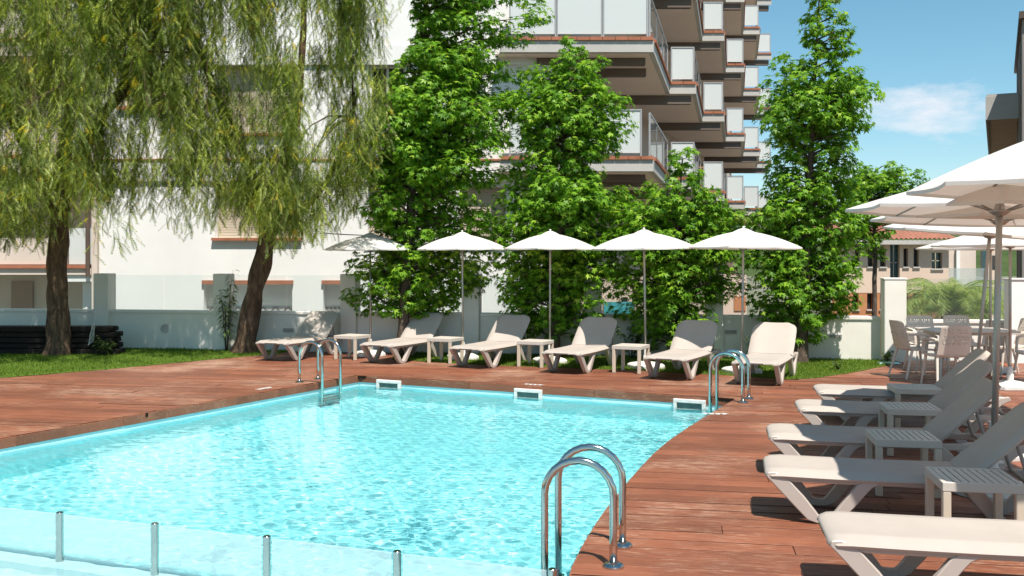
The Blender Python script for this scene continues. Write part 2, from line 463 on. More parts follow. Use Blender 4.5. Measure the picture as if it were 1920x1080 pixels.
# raised terrace that carries the deck: a dark sheet under the boards, its retaining sides, pool walls
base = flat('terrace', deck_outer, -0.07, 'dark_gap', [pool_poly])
sm = MB()
for a, b in zip(deck_outer, deck_outer[1:] + deck_outer[:1]):
    sm.add([(a.x, a.y, -.075), (b.x, b.y, -.075), (b.x, b.y, -4), (a.x, a.y, -4)], [(0, 1, 2, 3)])
sm.build('retaining_wall', 'concrete', base)

# pool shell: pale band at the water line, liner below, floor
DEEP, SHAL = -1.35, -0.52
FZ = .11
posts = [G(u, v, FZ) for u, v in ((-95, 938), (112, 960), (289, 981), (497, 1006), (744, 1033), (1036, 1066))]
fd = (posts[-1] - posts[1]).to_2d().normalized()
f_end = posts[-1].to_2d()
post_s = [(f_end - p.to_2d()).dot(fd) for p in posts[1:]]
post_s = [post_s[0] + .84 * k for k in (2, 1)] + post_s
posts = [Vector((f_end.x - fd.x * s, f_end.y - fd.y * s, 0)) for s in post_s]
def ray_left(p, d):      # fence line to the left pool edge
    A = Matrix(((EL.x, -d.x), (EL.y, -d.y))); s = A.inverted() @ (p - C0)
    return C0 + EL * s[0]
fl_left = ray_left(f_end, -fd)
pool = MB()
inner = pool_poly
for a, b in zip(inner, inner[1:] + inner[:1]):
    pool.cur = 1
    pool.add([(a.x, a.y, -.105), (b.x, b.y, -.105), (b.x, b.y, -.30), (a.x, a.y, -.30)], [(0, 1, 2, 3)])
    pool.cur = 0
    pool.add([(a.x, a.y, -.30), (b.x, b.y, -.30), (b.x, b.y, DEEP), (a.x, a.y, DEEP)], [(0, 1, 2, 3)])
po = pool.build('pool', ['pool_liner', 'pool_liner_pale'], recalc=False); po['kind'] = 'structure'
flat('pool_floor', pool_poly, DEEP, 'pool_liner', parent=po)
# shallow paddling basin in front of the glass
sh = [fl_left + EL * .02 + Vector((.02, 0)), f_end - fd * .02] + [p for p in right_curve if p.y < f_end.y - .15] + [Vector((left_far.x + .05, 2.92)), left_far + Vector((.05, 0))]
flat('basin_floor', sh, SHAL, 'pool_shallow', parent=po)
dw = MB(); mid = (fl_left + f_end) / 2; ln_ = (f_end - fl_left).length
dw.box((mid.x, mid.y, (DEEP - .36) / 2), (ln_ - .05, .22, abs(DEEP) - .36), math.atan2(fd.y, fd.x))
dw.build('basin_wall', 'pool_shallow', po)
def in_poly(poly, X, Y):
    c = np.zeros(X.shape, bool)
    for a, b in zip(poly, poly[1:] + poly[:1]):
        with np.errstate(divide='ignore', invalid='ignore'):
            c ^= ((a.y > Y) != (b.y > Y)) & (X < (b.x - a.x) * (Y - a.y) / (b.y - a.y) + a.x)
    return c
def water_sheet():
    """rippled surface: many crossing wave trains, real relief"""
    st = .026
    xs = np.arange(min(p.x for p in pool_poly) - .1, max(p.x for p in pool_poly) + .1, st); ys = np.arange(2.8, max(p.y for p in pool_poly) + .1, st)
    X, Y = np.meshgrid(xs, ys); g = np.random.default_rng(4); Z = np.zeros_like(X)
    env = .75 + .35 * np.sin(X * .9 + 1.3 * np.sin(Y * .5)) * np.sin(Y * .7 + .6 * np.sin(X * .8))
    for lam, slope, n in ((1.4, .009, 5), (.60, .008, 8), (.26, .012, 12), (.14, .026, 18), (.085, .032, 18)):
        for _ in range(n):
            a = g.normal(.6, 1.0); kk = 2 * math.pi / (lam * g.uniform(.8, 1.25)); amp = slope / kk / math.sqrt(n) * 1.6
            Z += amp * np.sin(kk * (X * math.cos(a) + Y * math.sin(a)) + g.uniform(0, 6.28) + .5 * np.sin(X * g.uniform(.5, 1.4) + Y * g.uniform(.5, 1.4)))
    Z = POOL_Z + Z * env
    ny, nx = X.shape
    ins = in_poly(pool_poly, X, Y)
    cell = ins[:-1, :-1] | ins[1:, :-1] | ins[:-1, 1:] | ins[1:, 1:]
    J, I = np.nonzero(cell); b = J * nx + I
    Q = np.stack([b, b + 1, b + nx + 1, b + nx], 1)
    used, inv = np.unique(Q, return_inverse=True)
    V = np.stack([X.ravel(), Y.ravel(), Z.ravel()], 1)[used]
    me = big_mesh('water', V, inv.reshape(Q.shape), 'pool_water'); me.polygons.foreach_set('use_smooth', [True] * len(me.polygons))
    return link('water', me)
wt = water_sheet(); wt['kind'] = 'structure'
wt.cycles.is_caustics_caster = True
for o in [po] + list(po.children): o.cycles.is_caustics_receiver = True
sd.cycles.is_caustics_light = True

# ------------------------------------------------------------------ deck boards
def intervals(poly, t):
    xs = []
    q = [(p.dot(PD), p.dot(PN)) for p in poly]
    for (s0, t0), (s1, t1) in zip(q, q[1:] + q[:1]):
        if (t0 <= t) != (t1 <= t): xs.append(s0 + (t - t0) / (t1 - t0) * (s1 - s0))
    xs.sort()
    return list(zip(xs[::2], xs[1::2]))
def deck_iv(t):
    iv = intervals(deck_outer, t)
    for h in (pool_poly, lawn_a, lawn_b):
        for a, b in intervals(h, t):
            n = []
            for x, y in iv:
                if b <= x or a >= y: n.append((x, y)); continue
                if a > x: n.append((x, a))
                if b < y: n.append((b, y))
            iv = n
    return [i for i in iv if i[1] - i[0] > .03]
deck = empty('deck'); deck['kind'] = 'structure'
ts = [p.dot(PN) for p in deck_outer]
boards = []; gaps = [random.Random(900 + i).choice((.0026, .0034, .0042, .0055, .0075)) for i in range(97)]
rnd = random.Random(3)
r0 = math.ceil(min(ts) / PLANK_W)
for rI in range(r0, int(max(ts) / PLANK_W)):
    t0, t1 = rI * PLANK_W + gaps[rI % 97], (rI + 1) * PLANK_W - gaps[(rI + 1) % 97]
    a, b = deck_iv(t0 + .0007), deck_iv(t1 - .0007)
    if len(a) != len(b):
        a = b = deck_iv((t0 + t1) / 2)
    for (a0, a1), (b0, b1) in zip(a, b):
        lo, hi = max(a0, b0), min(a1, b1)
        cuts = []; x = lo + rnd.uniform(.8, 3.4)
        while x < hi - .6:
            cuts.append(x); x += rnd.uniform(2.4, 4.0)
        xs0 = [a0] + cuts + [a1]; xs1 = [b0] + cuts + [b1]
        for i in range(len(xs0) - 1):
            g_ = .0025
            boards.append([(xs0[i] + g_, t0), (xs0[i + 1] - g_, t0), (xs1[i + 1] - g_, t1), (xs1[i] + g_, t1)])
def board_geo(q, mb):
    ctr = sum((PD * s + PN * t for s, t in q), Vector((0, 0))) / 4
    dz = rnd.uniform(-.0022, .0022); tilt = rnd.uniform(-.0012, .0012)
    w_ = [PD * s + PN * t for s, t in q]
    e = .003
    ins = [(q[0][0], q[0][1] + e), (q[1][0], q[1][1] + e), (q[2][0], q[2][1] - e), (q[3][0], q[3][1] - e)]
    i_ = [PD * s + PN * t for s, t in ins]
    zz = [dz - tilt, dz - tilt, dz + tilt, dz + tilt]
    vs = [(p.x, p.y, -.045) for p in w_] + [(p.x, p.y, zz[k] - .002) for k, p in enumerate(w_)] + [(p.x, p.y, zz[k]) for k, p in enumerate(i_)]
    fs = [(8, 9, 10, 11)]
    for k in range(4):
        j = (k + 1) % 4
        fs += [(k, j, 4 + j, 4 + k), (4 + k, 4 + j, 8 + j, 8 + k)]
    mb.add(vs, fs); mb.mi[-9:] = [0, 1, 0, 1, 0, 1, 0, 1, 0]  # board sides painted dark, standing in for shade in the gaps
def seen(q):
    c = sum((PD * s + PN * t for s, t in q), Vector((0, 0))) / 4
    best = 0
    for f_ in (0, .25, .5, .75, 1):
        p = PD * (q[0][0] * (1 - f_) + q[1][0] * f_) + PN * q[0][1]
        if p.y < 4: continue
        u = 960 + F_PX * p.x / p.y; v = HOR + F_PX * CAM_H / p.y
        if -40 < u < 1960 and v < 1110: best = max(best, 1 / p.y)
    return best
order = sorted(range(len(boards)), key=lambda i: -seen(boards[i]))
near, rest = order[:290], order[290:]
for i in near:
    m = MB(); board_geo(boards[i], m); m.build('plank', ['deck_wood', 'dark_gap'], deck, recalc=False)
m = MB()
for i in rest: board_geo(boards[i], m)
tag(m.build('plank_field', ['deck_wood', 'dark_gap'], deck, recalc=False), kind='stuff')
# fascia boards under the deck edge round the pool
def fascia(a, b, n, inward):
    d = (b - a) / n
    for i in range(n):
        p = a + d * i; q = a + d * (i + 1); dd = d.normalized()
        p = p + dd * .003; q = q - dd * .003
        j = rnd.uniform(0, .003)
        m = MB(); m.prism([p + inward * (.012 + j), q + inward * (.012 + j), q - inward * .012, p - inward * .012], -.105, -.004 - rnd.uniform(0, .006))
        m.build('fascia_board', 'fascia_wood', deck, bevel=.003)
inl = Vector((-EL.y, EL.x)) * -1
if inl.dot(Vector((1, 0))) < 0: inl = -inl
fascia(C0, left_far, 6, inl)
fascia(C0, right_curve[0], 3, -E2)
for i in range(0, len(right_curve) - 1, 2):
    a, b = right_curve[i], right_curve[min(i + 2, len(right_curve) - 1)]
    if (b - a).length < .05: continue
    d = (b - a).normalized(); n_ = Vector((d.y, -d.x)); n_ = n_ if n_.x < 0 else -n_
    m = MB(); m.prism([a + n_ * .010, b + n_ * .010, b - n_ * .012, a - n_ * .012], -.105, -.006)
    m.build('fascia_board', 'fascia_wood', deck)
# worn white depth marks painted on the boards at the pool edge
def depth_mark(p, ang, label, w_=.30):
    o = MB()
    for k in range(4):
        o.box((-.11 + k * .07, rnd.uniform(-.01, .01), 0), (.042, .05, .002))
    o.box((0, .045, 0), (w_, .016, .002)); 
    b = o.build('depth_mark', 'white_paint', None, loc=(p.x, p.y, .006), rz=ang)
    tag(b, label, 'marking', 'white marks on the pool edge')
depth_mark(G(498, 729), math.atan2(-EL.y, -EL.x), 'worn white mark on the boards left of the far left pool ladder')
depth_mark(G(1000, 722), E_ANG, 'worn white mark on the deck edge above the middle skimmer')
depth_mark(G(1341, 777), R(-8), 'worn white mark on the curved deck edge in front of the far right ladder')

# ------------------------------------------------------------------ lawn
def lawn(name, poly, seed, nblades):
    o = flat(name, poly, .004, 'lawn_soil')
    r = random.Random(seed); xs = [p.x for p in poly]; ys = [p.y for p in poly]
    V = []; T = []
    def inside(x, y):
        c = False
        for a, b in zip(poly, poly[1:] + poly[:1]):
            if (a.y > y) != (b.y > y) and x < (b.x - a.x) * (y - a.y) / (b.y - a.y) + a.x: c = not c
        return c
    k = 0
    x0 = max(min(xs), -10.5)
    while k < nblades:
        x, y = r.uniform(x0, max(xs)), r.uniform(min(ys), max(ys))
        if not inside(x, y): continue
        a = r.uniform(0, 6.28); h = r.uniform(.018, .045) * (1 + .5 * mnoise.noise((x * 1.5, y * 1.5, 0))); w_ = r.uniform(.004, .008)
        dx, dy = math.cos(a) * w_, math.sin(a) * w_; lx, ly = r.uniform(-.02, .02), r.uniform(-.02, .02)
        b = len(V); V += [(x - dx, y - dy, .004), (x + dx, y + dy, .004), (x + lx, y + ly, .004 + h)]; T.append((b, b + 1, b + 2)); k += 1
    gr = link('grass', big_mesh('grass', np.array(V), np.array(T), 'grass_blade'))
    return gr
g1 = lawn('lawn', lawn_a, 1, 26000)
tag(g1, 'shaded green grass on the lawn under the weeping trees', 'grass', kind='stuff')
g2 = lawn('lawn', lawn_b, 2, 26000)
tag(g2, 'sunlit green grass strip behind the far row of loungers', 'grass', kind='stuff')

# ================================================================== BOUNDARY WALL
def wall_run(name, label, x0, x1, z_wall, z_top, pillars, yf, ang, thick=.18, pillar_w=.31):
    """pillars: list of x; a low rendered wall with glass standing on it between pillars"""
    root = empty(name, (0, 0, 0), 0, label, 'wall')
    D = Vector((math.cos(ang), math.sin(ang)))
    def at(x): return Vector((x, yf(x)))
    a, b = at(x0), at(x1); c = (a + b) / 2; L = (b - a).length
    m = MB(); m.box((c.x, c.y + thick / 2, (z_wall - .06) / 2 - .2), (L, thick, z_wall - .06 + .4), ang); m.build('wall', 'white_wall', root)
    m = MB(); m.box((c.x, c.y + thick / 2, z_wall - .03), (L - .01, thick + .05, .06), ang); m.build('coping', 'white_wall', root, bevel=.008)
    for x in pillars:
        p = at(x); m = MB(); m.box((p.x, p.y + thick / 2 - .03, z_top / 2 - .1), (pillar_w, thick + .12, z_top + .2), ang)
        m.build('pillar', 'white_wall', root, bevel=.01)
    ps = sorted(pillars)
    for p, q in zip(ps, ps[1:]):
        a, b = at(p + pillar_w / 2 + .03), at(q - pillar_w / 2 - .03)
        L = (b - a).length; n = max(1, round(L / 1.3)); 
        for i in range(n):
            s0 = a + (b - a) * (i + .008) / n; s1 = a + (b - a) * (i + .992) / n; cc = (s0 + s1) / 2
            m = MB(); m.box((cc.x, cc.y + thick / 2, (z_wall + .002 + z_top - .03) / 2), ((s1 - s0).length, .012, z_top - .03 - z_wall - .004), ang)
            m.build('glass_panel', 'clear_glass', root)
    return root
def wx(u):       # x where the wall crosses the photo column u
    k = (u - 960) / F_PX; return k * 18.16 / (1 - k * WALL_K)
ws = wall_run('boundary_wall', 'long low white rendered wall with pillars and glass panels behind the far loungers', -13.0, wx(1652), .755, 1.47,
              [wx(-260), wx(-35), wx(194), wx(418), wx(656), wx(885), wx(1112), wx(1340)], wall_y, WALL_ANG)
for u, v, w_, h_ in ((541, 619, .20, .07), (786, 632, .18, .07), (1370, 622, .2, .06), (1567, 630, .2, .06)):
    x = wx(u); y = wall_y(x); Z = P(u, v, y).z
    m = MB(); m.box((x, y - .014, Z), (w_, .02, h_), WALL_ANG)
    for k in range(3): m.box((x, y - .03, Z - h_ / 2 + (k + .5) * h_ / 3), (w_ * .9, .014, h_ * .12), WALL_ANG)
    m.build('vent', 'vent_grey', ws)
x = wx(310); m = MB(); y = wall_y(x)
m.tube([(x, y + .01, P(310, 616, y).z), (x, y - .012, P(310, 616, y).z)], .088, 20); m.build('round_cover', 'vent_grey', ws)
# right: end pillar, dining wall with glass, and the tall white return wall at the frame edge
def dwy(x): return 17.25 - .05 * (x - 6.6)
PX0 = (1677 - 960) / F_PX * 16.9
tp = empty('gate_pillar', (PX0, 16.95, 0), 0, 'tall white pillar dappled with leaf shade beside the dining set', 'pillar')
m = MB(); m.box((0, 0, .6), (.36, .34, 1.60), WALL_ANG); m.build('shaft', 'white_wall', tp, bevel=.01)
m = MB(); m.box((0, 0, 1.415), (.38, .36, .03), WALL_ANG); m.build('cap', 'white_wall', tp, bevel=.006)
dr = wall_run('dining_wall', 'low white wall topped with clear glass behind the dining chairs', PX0 + .2, 8.75, .69, 1.40, [], dwy, math.atan(-.05))
xs = [PX0 + .24, 7.2, 7.95, 8.7]
for a, b in zip(xs, xs[1:]):
    m = MB(); m.box(((a + b) / 2, dwy((a + b) / 2) + .09, 1.05), (b - a - .015, .012, .71), math.atan(-.05)); m.build('glass_panel', 'clear_glass', dr)
rw = empty('return_wall', (0, 0, 0), 0, 'tall plain white wall at the right edge behind the dining chairs', 'wall')
p0 = Vector(((1893 - 960) / F_PX * 16.6, 16.6))
m = MB(); m.box((p0.x + 2.0, p0.y + .1, .55), (4.0, .2, 1.70), 0); m.build('wall', 'white_render', rw, bevel=.008)
m = MB(); m.box((p0.x + 2.0, p0.y + .1, 1.415), (4.04, .24, .03), 0); m.build('coping', 'white_wall', rw, bevel=.005)

# ================================================================== APARTMENT BUILDING (left and centre)
AB = empty('apartment_building', (0, 24, -4), 0, 'white apartment block with stepped balconies, brick edged slabs and frosted glass railings', 'building')
def ab(mb, name, mats, parent=None, bevel=0):
    o = mb.build(name, mats, parent or AB, bevel)
    if parent is None: o.matrix_parent_inverse = Matrix.Translation((0, -24, 4))
    return o
YF = 24.6                                     # plane of the plain white facade
FL = [1.35, 4.25, 7.15, 10.1, 13.1, 16.1]     # floor slab tops
def fx(u, Y=YF): return (u - 960) / F_PX * Y
def fz(v, Y=YF): return CAM_H - (v - HOR) * Y / F_PX
TOPZ = 14.2
# facade with real openings: columns of wall pieces round the windows
openings = [  # u0,u1,v0,v1, kind
    (403, 562, 345, 446, 'shut'), (382, 548, 533, 590, 'base'), (606, 660, 533, 590, 'base'), (862, 948, 350, 452, 'shut'), (1008, 1030, 358, 452, 'shut'),
    (403, 562, 120, 250, 'shut'), (840, 905, 140, 250, 'glass'), (690, 760, 345, 452, 'shut'), (690, 760, 120, 250, 'glass'), (225, 330, 60, 200, 'shut')]
op = [(fx(a), fx(b), fz(d), fz(c), k) for a, b, c, d, k in openings]
XL, XR = fx(186), fx(1035)
def facade(x0, x1, z0, z1, ops, y, depth=.32):
    xs = sorted({x0, x1, *[v for o in ops for v in o[:2]]}); zs = sorted({z0, z1, *[v for o in ops for v in o[2:4]]})
    m = MB(); vid = {}
    def vx(x, z, yy):
        k = (round(x, 4), round(z, 4), yy)
        if k not in vid: vid[k] = len(m.v); m.v.append((x, yy, z))
        return vid[k]
    for i in range(len(xs) - 1):
        for j in range(len(zs) - 1):
            cx, cz = (xs[i] + xs[i + 1]) / 2, (zs[j] + zs[j + 1]) / 2
            if any(o[0] < cx < o[1] and o[2] < cz < o[3] for o in ops): continue
            m.f.append((vx(xs[i], zs[j], y), vx(xs[i + 1], zs[j], y), vx(xs[i + 1], zs[j + 1], y), vx(xs[i], zs[j + 1], y))); m.mi.append(0)
    for a, b, c, d, _ in ops:
        m.add([(a, y, c), (a, y + depth, c), (a, y + depth, d), (a, y, d)], [(0, 1, 2, 3)])
        m.add([(b, y, c), (b, y, d), (b, y + depth, d), (b, y + depth, c)], [(0, 1, 2, 3)])
        m.add([(a, y, d), (a, y + depth, d), (b, y + depth, d), (b, y, d)], [(0, 1, 2, 3)])
        m.add([(a, y, c), (b, y, c), (b, y + depth, c), (a, y + depth, c)], [(0, 1, 2, 3)])
    return m
fa = ab(facade(XL, XR, -4, TOPZ, op, YF), 'facade', 'white_render')
for a, b, c, d, k in op:
    if k == 'shut':
        n = max(4, int((d - c) / .065)); m = MB()
        for i in range(n):
            z = c + (i + .5) * (d - c) / n; m.box(((a + b) / 2, YF + .26, z), (b - a - .06, .03, (d - c) / n * .86))
        m.box(((a + b) / 2, YF + .30, (c + d) / 2), (b - a, .02, d - c)); ab(m, 'shutter', 'shutter', fa)
        m = MB(); m.box(((a + b) / 2, YF - .03, c - .035), (b - a + .12, .16, .07)); ab(m, 'sill', 'brick_trim', fa)
    elif k == 'base':
        m = MB(); m.box(((a + b) / 2, YF + .29, (c + d) / 2), (b - a, .02, d - c)); ab(m, 'recess', 'white_render', fa)
        m = MB(); m.box(((a + b) / 2, YF - .02, d + .05), (b - a + .06, .10, .10)); ab(m, 'lintel', 'brick_trim', fa)
        m = MB(); zz = c + .03
        m.box(((a + b) / 2, YF + .26, zz + .08), (b - a, .015, .14)); ab(m, 'grating', 'vent_grey', fa)
        m = MB(); nn_ = 7
        for i in range(nn_):
            x0 = a + (b - a) * i / nn_; x1 = a + (b - a) * (i + 1) / nn_
            m.tube([(x0, YF + .24, zz), ((x0 + x1) / 2, YF + .24, zz + .15), (x1, YF + .24, zz)], .012, 5)
        ab(m, 'trellis', 'dark_fitting', fa)
    else:
        m = MB(); m.box(((a + b) / 2, YF + .25, (c + d) / 2), (b - a, .02, d - c)); ab(m, 'pane', 'window_dark', fa)
        m = MB(); 
        for x in (a + .04, (a + b) / 2, b - .04): m.box((x, YF + .22, (c + d) / 2), (.06, .05, d - c))
        for z in (c + .04, d - .04): m.box(((a + b) / 2, YF + .225, z), (b - a, .05, .06))
        ab(m, 'frame', 'white_paint', fa)
# string courses at the floor slabs
for z in FL[1:4]:
    if z < 5:
     m = MB(); m.box(((XL + XR) / 2 - .3, YF - .05, z - .03), (XR - XL - .6, .10, .045)); ab(m, 'string_course', 'brick_trim')
    m = MB(); m.box(((XL + XR) / 2 - .3, YF - .03, z - .32), (XR - XL - .6, .08, .48)); ab(m, 'slab_edge', 'white_render')
# left bay with loggias (seen under the left weeping tree)
XB0 = fx(-420)
m = MB(); m.box2((XB0, YF + 2.2, -4), (XL - .02, YF + 2.4, TOPZ)); ab(m, 'loggia_back_wall', 'cream_render')
m = MB(); m.box2((XL - .14, YF - .12, -4), (XL - .004, YF + 2.3, TOPZ)); ab(m, 'loggia_side_wall', 'cream_render')
m = MB(); m.tube([(XL - .22, YF - .16, 1.3), (XL - .22, YF - .16, TOPZ)], .055, 8); ab(m, 'drain_pipe', 'brown_fascia')
for zt, zb in ((fz(503), fz(545 - 30)), (FL[1], FL[1] - .35), (FL[2], FL[2] - .35), (FL[3], FL[3] - .35)):
    m = MB(); m.box2((XB0, YF - .10, zb), (XL - .16, YF + 2.18, zt)); s_ = ab(m, 'loggia_slab', 'cream_render')
    m = MB(); m.box2((XB0, YF - .16, zt + .002), (XL - .25, YF + .1, zt + .09)); ab(m, 'slab_trim', 'brick_trim', s_)
    m = MB(); m.box2((XB0, YF - .06, zt + .1), (fx(126), YF + .06, zt + .75)); ab(m, 'parapet', 'cream_render', s_)
    m = MB(); m.box2((fx(130), YF - .02, zt + .1), (fx(177), YF + .01, zt + 1.0)); ab(m, 'screen_glass', 'balcony_frosted_glass', s_)
    m = MB()
    for zz in (.82, .98): m.box2((XB0, YF - .03, zt + zz), (fx(128), YF + .01, zt + zz + .035))
    ab(m, 'railing', 'brown_fascia', s_)
m = MB(); m.box2((fx(-60), YF + 2.12, -.4), (fx(60, YF + 2.1), YF + 2.19, fz(527, YF + 2.1))); ab(m, 'garage_door', 'soffit_wood')
m = MB(); m.box2((fx(128), YF - .05, fz(528)), (fx(178), YF + .6, fz(512))); ab(m, 'canopy_block', 'white_render')
m = MB(); m.prism([(fx(145), YF + .3), (fx(163), YF + .25), (fx(163), YF + 1.1), (fx(152), YF + 1.1)], -1, fz(530)); ab(m, 'fin_wall', 'white_render')

# stepped balconies
STEPV = Vector((2.165, 6.05))
A_R = Vector((3.44, 24.0)); A_L = Vector((fx(938, 24.0), 24.0))
def step_corner(i):     # front left / front right corner of step i (0 = nearest)
    rr = A_R + STEPV * i
    wv = 3.7 if i == 0 else .80
    return Vector((rr.x - wv, rr.y)), rr
NST = 5
def slab_poly():
    pts = [A_L, A_R]
    for i in range(1, NST + 1):
        a, b = step_corner(i); pts += [a, b]
    e = pts[-1]
    inner = [Vector((e.x - 4.2, e.y + .3)), Vector((1.0, 26.8)), Vector((A_L.x, 26.4))]
    return pts, inner
outer, inn = slab_poly()
iw = [Vector((-1.0, 26.35)), Vector((1.55, 26.35))] + [Vector((1.55, 26.35)) + STEPV * t for t in (1, 2, 3, 4, 5.3)]
m = MB()
for a, b in zip(iw, iw[1:]):
    m.add([(a.x, a.y, -4), (b.x, b.y, -4), (b.x, b.y, 17), (a.x, a.y, 17)], [(0, 1, 2, 3)])
ab(m, 'recessed_wall', 'cream_render')
def rail_panel(p, q, z, par, frosted, h=1.0):
    d = (q - p); L = d.length; ang = math.atan2(d.y, d.x); c = (p + q) / 2
    m = MB(); m.box((c.x, c.y, z + .06 + h / 2), (L - .05, .014, h - .06), ang)
    gp = ab(m, 'glass_panel', 'balcony_frosted_glass' if frosted else 'balcony_clear_glass', par)
    m = MB()
    m.box((c.x, c.y, z + h + .06), (L + .03, .05, .035), ang)
    for e in (p, q): m.box((e.x, e.y, z + h / 2 + .04), (.04, .045, h + .06), ang)
    ab(m, 'railing', 'rail_grey', par)
for fi, z in enumerate(FL[1:6]):
    TH = .36
    m = MB()
    poly = outer + inn
    m.prism([(p.x, p.y) for p in poly], z - TH, z - .08)
    m.cur = 0
    sl = ab(m, 'balcony_slab', 'slab_grey')
    # plastered underside, set just below the slab
    m = MB(); cpt = sum(poly, Vector((0, 0))) / len(poly)
    m.prism([((p.x - .10), p.y + .10) for p in poly], z - TH - .03, z - TH - .003); ab(m, 'soffit', 'soffit', sl)
    for i in range(NST + 1):
        a, b = (A_L, A_R) if i == 0 else step_corner(i)
        # brick edge tiles along the short front, then along the raking side
        nt_ = max(2, int((b - a).length / .3)); m = MB()
        for k in range(nt_):
            p = a + (b - a) * (k + .02) / nt_; q = a + (b - a) * (k + .98) / nt_; m.prism([(p.x, p.y - .05), (q.x, q.y - .05), (q.x, q.y + .22), (p.x, p.y + .22)], z - .078, z + .005 + (k % 2) * .003)
        ab(m, 'brick_edge', 'brick_trim', sl)
        if i < NST:
            c = step_corner(i + 1)[0]; d = (c - b).normalized(); nn_ = Vector((d.y, -d.x))
            m = MB(); b2 = b + d * .24
            m.prism([b2 + nn_ * .05, c + nn_ * .05, c - nn_ * .2, b2 - nn_ * .2], z - .078, z + .004); ab(m, 'brick_edge', 'brick_trim', sl)
        if fi > 2 and i < 2: continue
        if i == 0:
            us = (955, 1043, 1130, 1215) if fi == 1 else (955, 1040, 1128, 1203)
            for u0, u1 in zip(us, us[1:]):
                rail_panel(Vector((fx(u0, 24.05) + .015, 24.06)), Vector((fx(u1, 24.05) - .015, 24.06)), z, sl, True, 1.35 if fi else 1.08)
        else:
            rail_panel(a + Vector((.06, .06)), b + Vector((-.06, .06)), z, sl, True)
        if i < NST:
            c = step_corner(i + 1)[0]; st = b + Vector((-.08, .08)); en = c + Vector((-.08, -.02))
            k = 3
            for j in range(k): rail_panel(st + (en - st) * j / k, st + (en - st) * (j + 1) / k, z, sl, False)
        # taupe drop beams under the slab, across the view
        bx1 = b.x - .12
        ybs = [(.55, .17), (1.9, .2)] if i == 0 else [(.12, .26)]
        for dy, hh in ybs:
            x0 = (A_L.x + .9 if i == 0 else iw[1].x + STEPV.x * (i - .88))
            m = MB(); m.box2((x0, b.y + dy, z - TH - .03 - hh), (bx1 - (0 if dy < 1 else -.2), b.y + dy + .22, z - TH - .031)); ab(m, 'beam', 'beam_taupe', sl)
# loggia details
m = MB(); n = 16; x0, x1, z0, z1 = fx(1100, 26.2), fx(1137, 26.2), fz(206, 26.2), fz(146, 26.2)
for i in range(n): m.box(((x0 + x1) / 2, 26.18, z0 + (i + .5) * (z1 - z0) / n), (x1 - x0 - .1, .05, (z1 - z0) / n * .7))
for x in (x0, x1): m.box((x, 26.17, (z0 + z1) / 2), (.07, .07, z1 - z0 + .1))
ab(m, 'louvre_shutter', 'shutter')
for u in (983, 999):
    m = MB(); X = fx(u, 24.9); m.tube([(X, 24.9, FL[1]), (X, 24.9, FL[2] - .4)], .11 if u > 990 else .05, 12); ab(m, 'column', 'white_render')
m = MB(); m.lathe([(.0, 0), (.36, .03), (.40, .2), (.28, .36), (0, .42)], 14, (fx(1322, 37.2), 37.2, FL[1] + .72)); ab(m, 'orange_parasol', 'orange_plastic')
m = MB(); m.box2((A_L.x + 1.2, 26.2, FL[0]), (1.5, 26.3, FL[1] - .5)); ab(m, 'dark_window', 'window_dark')

# teal cover and pale lower house front glimpsed below the balconies
th = empty('neighbour_patio', (4.2, 23, -4), 0, 'pink patio wall with small openings glimpsed between the trees above the white wall', 'wall')
Yp = 23.0
m = MB(); m.box2((fx(1090, Yp) - 4.2, 0, 3.4), (fx(1400, Yp) - 4.2, .3, 4 + fz(515, Yp))); m.build('wall', 'pink_render', th)
for u0, u1, v0, v1 in ((1186, 1193, 552, 563), (1196, 1202, 556, 563), (1166, 1177, 557, 570)):
    m = MB(); m.box2((fx(u0, Yp) - 4.2, -.02, 4 + fz(v1, Yp)), (fx(u1, Yp) - 4.2, .0, 4 + fz(v0, Yp))); m.build('opening', 'window_dark', th)
m = MB(); m.box2((fx(1376, Yp) - 4.2, -.02, 4 + fz(583, Yp)), (fx(1398, Yp) - 4.2, .0, 4 + fz(556, Yp))); m.build('door', 'brick_orange', th)
tcv = empty('pool_cover', (fx(1160, 21.5), 21.5, -4), 0, 'teal tarpaulin screen glimpsed above the white wall between trees', 'screen')
m = MB(); 
rg = []
for i in range(9):
    x = -.32 + .64 * i / 8; y = .03 * math.sin(i * 2.1); rg.append([(x, y - .01, 4 + fz(600, 21.5)), (x, y + .01, 4 + fz(600, 21.5)), (x, y + .01, 4 + fz(566, 21.5)), (x, y - .01, 4 + fz(566, 21.5))])
m.loft(rg); m.build('sheet', 'teal_cover', tcv)
m = MB()
for x in (-.34, .34): m.tube([(x, .0, 0), (x, 0, 4 + fz(562, 21.5))], .02, 6)
m.build('frame', 'steel', tcv)

